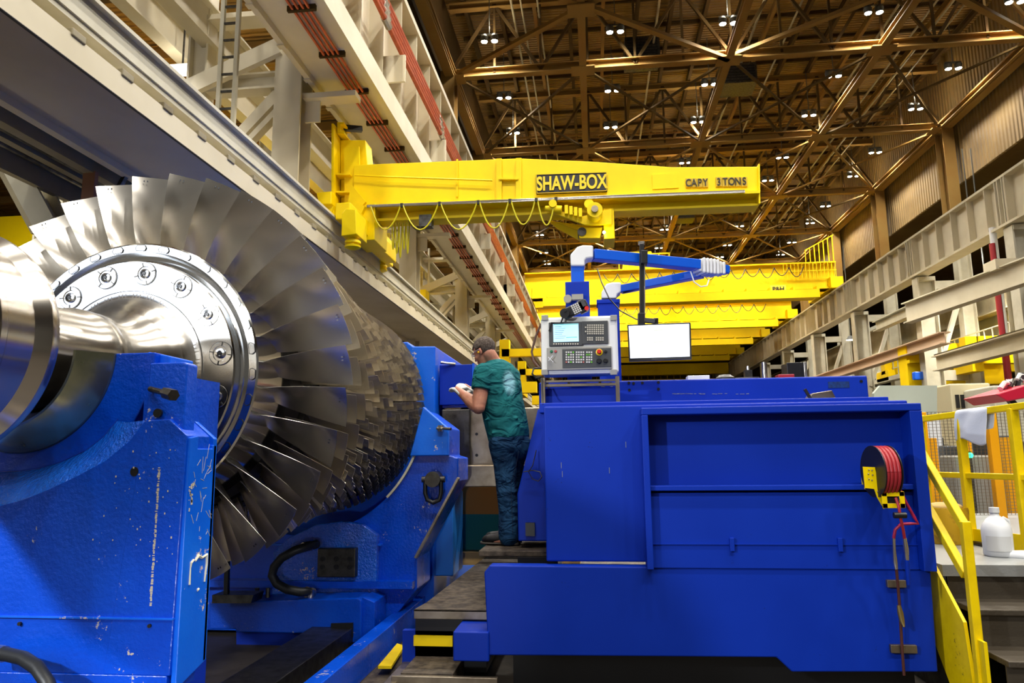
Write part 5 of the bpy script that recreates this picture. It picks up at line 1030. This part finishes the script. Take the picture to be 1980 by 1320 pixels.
# ================================================================ THE MAN
MAN = thing('person', 'man in teal t-shirt, blue jeans and white gloves leaning toward the work', 'person', (-.66, 6.0, .885))
Fv = Vector((-.86, .51, 0)).normalized(); Lv = Vector((0, 0, 1)).cross(Fv).normalized()
def loft(m, rings, n=24):      # rings: centre, side axis*halfwidth, fwd axis*halfdepth
    v = []; f = []
    for c, a, b in rings:
        for k in range(n): t = 2*pi*k/n; v.append(Vector(c)+a*cos(t)+b*sin(t))
    for i in range(len(rings)-1):
        for k in range(n): f.append((i*n+k, i*n+(k+1) % n, (i+1)*n+(k+1) % n, (i+1)*n+k))
    f += [tuple(range(n-1, -1, -1)), tuple(range((len(rings)-1)*n, len(rings)*n))]
    return m.add(v, f)
def lerps(pts, rs, k=4):
    P_, R_ = [], []
    for i in range(len(pts)-1):
        for s_ in range(k): P_.append(Vector(pts[i]).lerp(Vector(pts[i+1]), s_/k)); R_.append(rs[i]+(rs[i+1]-rs[i])*s_/k)
    return P_+[Vector(pts[-1])], R_+[rs[-1]]
def limb(m, pts, rs, n=16):
    P_, R_ = lerps(pts, rs); m.tube(P_, R_, n)
    for p, r in zip(pts, rs): m.ball(p, r*.995, n=8)
    return m
def remesh(o, vox, sm=6):
    r = o.modifiers.new('r', 'REMESH'); r.mode = 'VOXEL'; r.voxel_size = vox; r.use_smooth_shade = True
    s_ = o.modifiers.new('s', 'SMOOTH'); s_.iterations = sm; s_.factor = .5; return o
def cloth_mat(name, c, c2, patch=None, strength=.7, dist=.03, scale=7, sv=(1, 1, 1.6)):
    m = mat(name, c, .85, var=(9, c2, .35, .75)); nt = m.node_tree; b = nt.nodes['Principled BSDF']; L = nt.links.new
    b.inputs['Specular IOR Level'].default_value = .15
    g = nt.nodes.new('ShaderNodeNewGeometry'); mp = nt.nodes.new('ShaderNodeMapping'); L(g.outputs['Position'], mp.inputs[0]); mp.inputs['Rotation'].default_value = (0, .6, .3); mp.inputs['Scale'].default_value = sv
    n = nt.nodes.new('ShaderNodeTexNoise'); n.inputs['Scale'].default_value = scale; n.inputs['Detail'].default_value = 2; n.inputs['Distortion'].default_value = 1.2; L(mp.outputs[0], n.inputs[0])
    n2 = nt.nodes.new('ShaderNodeTexNoise'); n2.inputs['Scale'].default_value = 400; L(g.outputs['Position'], n2.inputs[0])
    bp = nt.nodes.new('ShaderNodeBump'); bp.inputs['Strength'].default_value = strength; bp.inputs['Distance'].default_value = dist; L(n.outputs[0], bp.inputs['Height'])
    L(bp.outputs[0], b.inputs['Normal'])
    if patch:
        vm = nt.nodes.new('ShaderNodeVectorMath'); vm.operation = 'SUBTRACT'; L(g.outputs['Position'], vm.inputs[0]); vm.inputs[1].default_value = patch[0]
        m2 = nt.nodes.new('ShaderNodeMapping'); m2.inputs['Rotation'].default_value = (0, .75, 0); m2.inputs['Scale'].default_value = patch[1]; L(vm.outputs[0], m2.inputs[0])
        ln = nt.nodes.new('ShaderNodeVectorMath'); ln.operation = 'LENGTH'; L(m2.outputs[0], ln.inputs[0])
        n3 = nt.nodes.new('ShaderNodeTexNoise'); n3.inputs['Scale'].default_value = 26; L(m2.outputs[0], n3.inputs[0])
        ad = nt.nodes.new('ShaderNodeMath'); ad.operation = 'MULTIPLY_ADD'; L(n3.outputs[0], ad.inputs[0]); ad.inputs[1].default_value = 1.2; L(ln.outputs['Value'], ad.inputs[2])
        mr = nt.nodes.new('ShaderNodeMapRange'); L(ad.outputs[0], mr.inputs[0]); mr.inputs[1].default_value = 1.1; mr.inputs[2].default_value = 1.65; mr.inputs[3].default_value = .85; mr.inputs[4].default_value = 0
        mx = nt.nodes.new('ShaderNodeMix'); mx.data_type = 'RGBA'; L(mr.outputs[0], mx.inputs[0])
        L(b.inputs['Base Color'].links[0].from_socket, mx.inputs[6]); mx.inputs[7].default_value = (*s2l(patch[2]), 1); L(mx.outputs[2], b.inputs['Base Color'])
    return m
tl_ = rad(12); Ft = Fv*cos(tl_)-Vector((0, 0, 1))*sin(tl_)
def tr_(px, py, w_, d_, Y=6.0, grow=0): return (at(px, py, Y), Lv*(w_+grow), Ft*(d_+grow))
torso = [(985, 852, .175, .155), (983, 838, .18, .165), (976, 805, .185, .172), (970, 775, .19, .165), (968, 748, .205, .152), (966, 726, .205, .138), (962, 709, .155, .11), (955, 697, .09, .078)]
cs = at(966, 724, 6.0)
shN = cs+Lv*.185+Fv*.02; shF = cs-Lv*.185+Fv*.02
elN = at(925, 787, 5.80); wrN = at(895, 762, 5.97); elF = at(925, 775, 6.34); wrF = at(908, 754, 6.18)
skin = mat('skin', (196, 138, 112), .5, var=(16, (176, 108, 88), .4, .75), bump=(90, .1, .002))
skin.node_tree.nodes['Principled BSDF'].inputs['Subsurface Weight'].default_value = .08
# head frame
ht = rad(24); Hf = (Fv*.97+Vector((-.25, 0, 0))).normalized(); Hs = Vector((0, 0, 1)).cross(Hf).normalized(); Hd = Hf*cos(ht)-Vector((0, 0, 1))*sin(ht); Hu = Hd.cross(Hs).normalized()
if Hu.z < 0: Hu = -Hu
HC = at(935.5, 680, 5.97)
def H(f, s, u): return HC+Hd*f+Hs*s+Hu*u
def hball(m, f, s, u, rf, rs_, ru_, n=12):
    t = MB().ball((0, 0, 0), 1, n=n); return m.add([H(f+v[0]*rf, s+v[1]*rs_, u+v[2]*ru_) for v in t.v], t.f)
B_ = MB()
loft(B_, [tr_(*r, grow=-.02) for r in torso])
limb(B_, [at(957, 705, 6.0), H(-.035, 0, -.035)], [.066, .06])
hball(B_, -.014, 0, .030, .096, .075, .086); hball(B_, .028, 0, -.030, .060, .060, .080); hball(B_, .034, 0, -.082, .048, .046, .032); hball(B_, .068, 0, -.100, .020, .022, .016)
hball(B_, .086, 0, -.008, .012, .010, .022); hball(B_, .100, 0, -.030, .014, .013, .011); hball(B_, .092, 0, -.033, .012, .018, .009)
for s_ in (-1, 1):
    hball(B_, .072, s_*.026, .020, .018, .022, .010); hball(B_, .060, s_*.036, -.030, .026, .022, .022)
    hball(B_, -.008, s_*.074, -.012, .016, .010, .028); hball(B_, -.016, s_*.082, -.004, .008, .006, .02)
hball(B_, .083, 0, -.062, .010, .022, .006); hball(B_, .080, 0, -.071, .010, .019, .006)
limb(B_, [shN, shN.lerp(elN, .45), elN, elN.lerp(wrN, .35), wrN, at(884, 753, 5.99)], [.066, .064, .057, .060, .038, .03])
limb(B_, [shF, elF, elF.lerp(wrF, .35), wrF, at(899, 748, 6.15)], [.064, .049, .048, .032, .03])
hipN = at(984, 856, 6.0)+Lv*.085; hipF = at(985, 856, 6.0)-Lv*.085
knN = at(978, 935, 5.93); anN = at(985, 1030, 5.92); knF = at(992, 930, 6.14); anF = at(990, 1024, 6.14)
limb(B_, [hipN, knN, anN], [.09, .058, .045]); limb(B_, [hipF, knF, anF], [.09, .058, .045])
for an_ in (anN, anF): c = Vector((an_.x, an_.y, .93)); limb(B_, [an_, c, c+Vector((-.12, .03, -.012))], [.042, .030, .018])
remesh(B_.build('body', skin, MAN), .0062, 3)
# hair
m = MB(); t = MB().ball((0, 0, 0), 1, n=26); keep = []
vv = [(-.015+v[0]*.1*(1+.03*sin(v[1]*13+v[2]*9)), v[1]*.0785, .033+v[2]*.0905*(1+.02*sin(v[0]*17))) for v in t.v]
for f in t.f:
    c = [sum(vv[i][k] for i in f)/4 for k in range(3)]
    if (c[2] > .052 and c[0] < .085-.25*abs(c[1])) or (c[0] < -.025 and c[2] > -.062) or (c[0] < .035 and c[2] > .02): keep.append(f)
m.add([H(*v) for v in vv], keep)
o = m.build('hair', mat('short_grey_brown_hair', (74, 60, 52), .8, var=(70, (130, 116, 104), .45, .75), bump=(240, 1, .008)), MAN, smooth=180)
s_ = o.modifiers.new('s', 'SOLIDIFY'); s_.thickness = .006; s_.offset = 0
# glasses, ear plug
g = MB()
g.tube([H(-.012, .083, .006), H(.03, .080, .010), H(.075, .068, .008)], .0028, 6); g.tube([H(-.012, -.083, .006), H(.075, -.068, .008)], .0028, 6)
g.tube([H(.075, .068, .012), H(.098, .04, .014), H(.106, 0, .012), H(.098, -.04, .014), H(.075, -.068, .012)], .0028, 6)
go = g.build('safety_glasses', mat('clear_frame', (150, 150, 170), .2), MAN, smooth=True)
gl = mat('clear_violet_lens', (214, 214, 240), .05, alpha=.35); m = MB()
for s_ in (-1, 1):
    v = []; 
    for i in range(6):
        for jj in range(4): s0 = .008+.058*i/5; v.append(H(.106-.9*s0*s0*6*.5-(.0 if s0 < .05 else .01)+.001*jj, s_*s0, .012-.036*jj/3))
    m.add(v, [(i*4+jj, i*4+jj+1, (i+1)*4+jj+1, (i+1)*4+jj) for i in range(5) for jj in range(3)])
m.build('lens', gl, go, smooth=180)
m = MB(); hball(m, .004, .086, -.014, .009, .008, .009, 8); hball(m, .004, -.086, -.014, .009, .008, .009, 8); m.build('ear_plug', mat('yellow_ear_plug', (250, 200, 20), .5), MAN, smooth=180)
m = MB()
for s_ in (-1, 1): hball(m, .083, s_*.028, .004, .010, .013, .008, 8)
m.build('eyes', mat('eye_white', (220, 214, 208), .3), MAN, smooth=180)
m = MB()
for s_ in (-1, 1): m.tube([H(.082, s_*.046, .024), H(.090, s_*.032, .030), H(.094, s_*.014, .026)], .0042, 6)
m.build('eyebrows', mat('eyebrow_brown', (80, 62, 50), .8), MAN, smooth=True)
# shirt
teal = cloth_mat('teal_tshirt', (22, 92, 98), (34, 112, 114), (tuple(at(986, 738, 5.86)), (17, 10, 9), (150, 206, 220)), 1.0, .045, 6)
S_ = MB(); loft(S_, [tr_(*r, grow=.006) for r in torso[:7]]+[tr_(956, 699, .088, .082)])
slN = shN.lerp(elN, .50); slF = shF.lerp(elF, .5)
P_, R_ = lerps([shN-Lv*.06, shN, slN], [.085, .088, .084]); S_.tube(P_, R_, 20); S_.ball(shN-Vector((0, 0, .004)), .088, n=10)
P_, R_ = lerps([shF+Lv*.06, shF, slF], [.085, .084, .080]); S_.tube(P_, R_, 20); S_.ball(shF, .084, n=10)
for (px, py, w1) in ((934, 800, .012), (1005, 800, .014), (1010, 822, .02), (936, 822, .014)): pass
# soft fold ridges across the back
for (x0, y0, x1, y1, r) in ((948, 762, 972, 748, .012), (950, 776, 985, 770, .013), (1004, 806, 960, 822, .016), (1008, 818, 950, 838, .014), (936, 812, 958, 806, .012), (944, 742, 952, 758, .014)):
    a = at(x0, y0, 5.85); b = at(x1, y1, 5.84); S_.tube([a, a.lerp(b, .5), b], [r*.6, r, r*.6], 8)
o = remesh(S_.build('t_shirt', teal, MAN), .007, 10)
# jeans
denim = cloth_mat('blue_denim', (12, 38, 66), (34, 72, 106), None, 1.0, .05, 8, (1, 1, 1.5))
J_ = MB(); loft(J_, [tr_(986, 868, .165, .150), tr_(985, 850, .178, .160), tr_(983, 836, .178, .160)])
limb(J_, [hipN+Vector((0, 0, -.01)), at(977, 895, 5.95), knN, at(983, 985, 5.92), at(984, 1036, 5.92)], [.118, .100, .083, .080, .084])
limb(J_, [hipF+Vector((.01, 0, -.01)), at(992, 890, 6.08), knF, at(988, 985, 6.14), at(987, 1030, 6.14)], [.115, .098, .080, .078, .080])
J_.ball(at(1002, 862, 6.0), .115, n=10); J_.ball(at(1000, 862, 6.0)+Lv*.07, .10, n=10)
for (px, py, r) in ((984, 1028, .088), (982, 1016, .08), (985, 1004, .087), (983, 992, .079), (984, 975, .084), (981, 950, .086)): 
    c = at(px, py, 5.92); J_.tube([c+Vector((0, 0, -.012)), c, c+Vector((0, 0, .012))], [r*.93, r, r*.93], 16)
o = remesh(J_.build('jeans', denim, MAN), .008, 5)
m = MB().tube([at(1003, 872, 5.81), at(998, 900, 5.82), at(988, 935, 5.83), at(990, 985, 5.835), at(991, 1030, 5.83)], .0016, 5)
m.build('seam', mat('dark_seam', (14, 30, 50), .8), MAN)
# shoes
sh_ = mat('black_work_shoe', (26, 25, 25), .5, bump=(40, .3, .004)); sol = mat('dark_sole', (52, 46, 40), .7)
for n_, (hx, Y, dz) in enumerate(((996, 5.93, 0), (1000, 6.15, 0))):
    base = atz(hx, 1050, .885); base = Vector((at(hx, 1045, Y).x, Y, .885)); d = Vector((-.97, .24, 0)).normalized(); s_ = Vector((0, 0, 1)).cross(d)
    m = MB(); loft(m, [(base+d*u+Vector((0, 0, .022+h/2)), s_*w_, Vector((0, 0, h/2+.004))) for u, w_, h in ((-.03, .028, .05), (0, .04, .085), (.06, .044, .10), (.12, .046, .075), (.18, .05, .06), (.23, .048, .055), (.265, .036, .045), (.285, .015, .02))], 18)
    so = remesh(m.build('shoe', sh_, MAN), .006, 4)
    m = MB(); loft(m, [(base+d*u+Vector((0, 0, .013)), s_*w_, Vector((0, 0, .013))) for u, w_ in ((-.035, .03), (-.02, .042), (.06, .046), (.12, .048), (.18, .053), (.24, .05), (.275, .038), (.297, .015))], 16); m.build('sole', sol, so, smooth=60).location = (0, 0, 0)
# gloves with five fingers
gw = mat('white_knit_glove', (226, 226, 222), .9, bump=(300, .5, .002)); gg = mat('grey_palm_coating', (140, 144, 144), .7)
def glove(wr, d, up, s=1, mtl=gw, name='glove'):
    d = d.normalized(); sd = d.cross(up).normalized(); u = sd.cross(d)
    def G(f, s0, h): return wr+d*f+sd*s0*s+u*h
    m = MB(); limb(m, [G(-.035, 0, 0), G(0, 0, 0)], [.037, .034], 14)
    for s0 in (-.024, -.008, .008, .024): limb(m, [G(.01, s0*.8, 0), G(.075, s0, .004)], [.020, .0165], 10)
    fl_ = (.058, .072, .076, .066)
    for k, s0 in enumerate((-.031, -.0105, .0105, .031)):
        l = fl_[k]; c = .55+.1*k
        p0 = G(.08, s0, .004); p1 = p0+d*l*.5*cos(.35)-u*l*.5*sin(.35+.1*k); p2 = p1+d*l*.33*cos(c+.3)-u*l*.33*sin(c+.3); p3 = p2+d*l*.25*cos(c+.9)-u*l*.25*sin(c+.9)
        limb(m, [p0, p1, p2, p3], [.0118, .0108, .0102, .0088], 10)
    limb(m, [G(.02, .028, -.008), G(.05, .05, -.022), G(.078, .048, -.036), G(.095, .036, -.042)], [.016, .0135, .012, .010], 10)
    return remesh(m.build(name, mtl, MAN), .0042, 2)
glove(wrN, at(870, 742, 6.03)-wrN, Vector((.45, -.5, .75)), 1)
glove(wrF, at(886, 741, 6.06)-wrF, Vector((.3, -.4, .85)), -1)
m = MB()
c = wrN-(at(870, 742, 6.03)-wrN).normalized()*.036; dd = (at(870, 742, 6.03)-wrN).normalized(); m.tube([c-dd*.006, c+dd*.006], .0385, 16); m.build('glove_cuff', mat('navy_cuff', (30, 34, 60), .8), MAN, smooth=60)
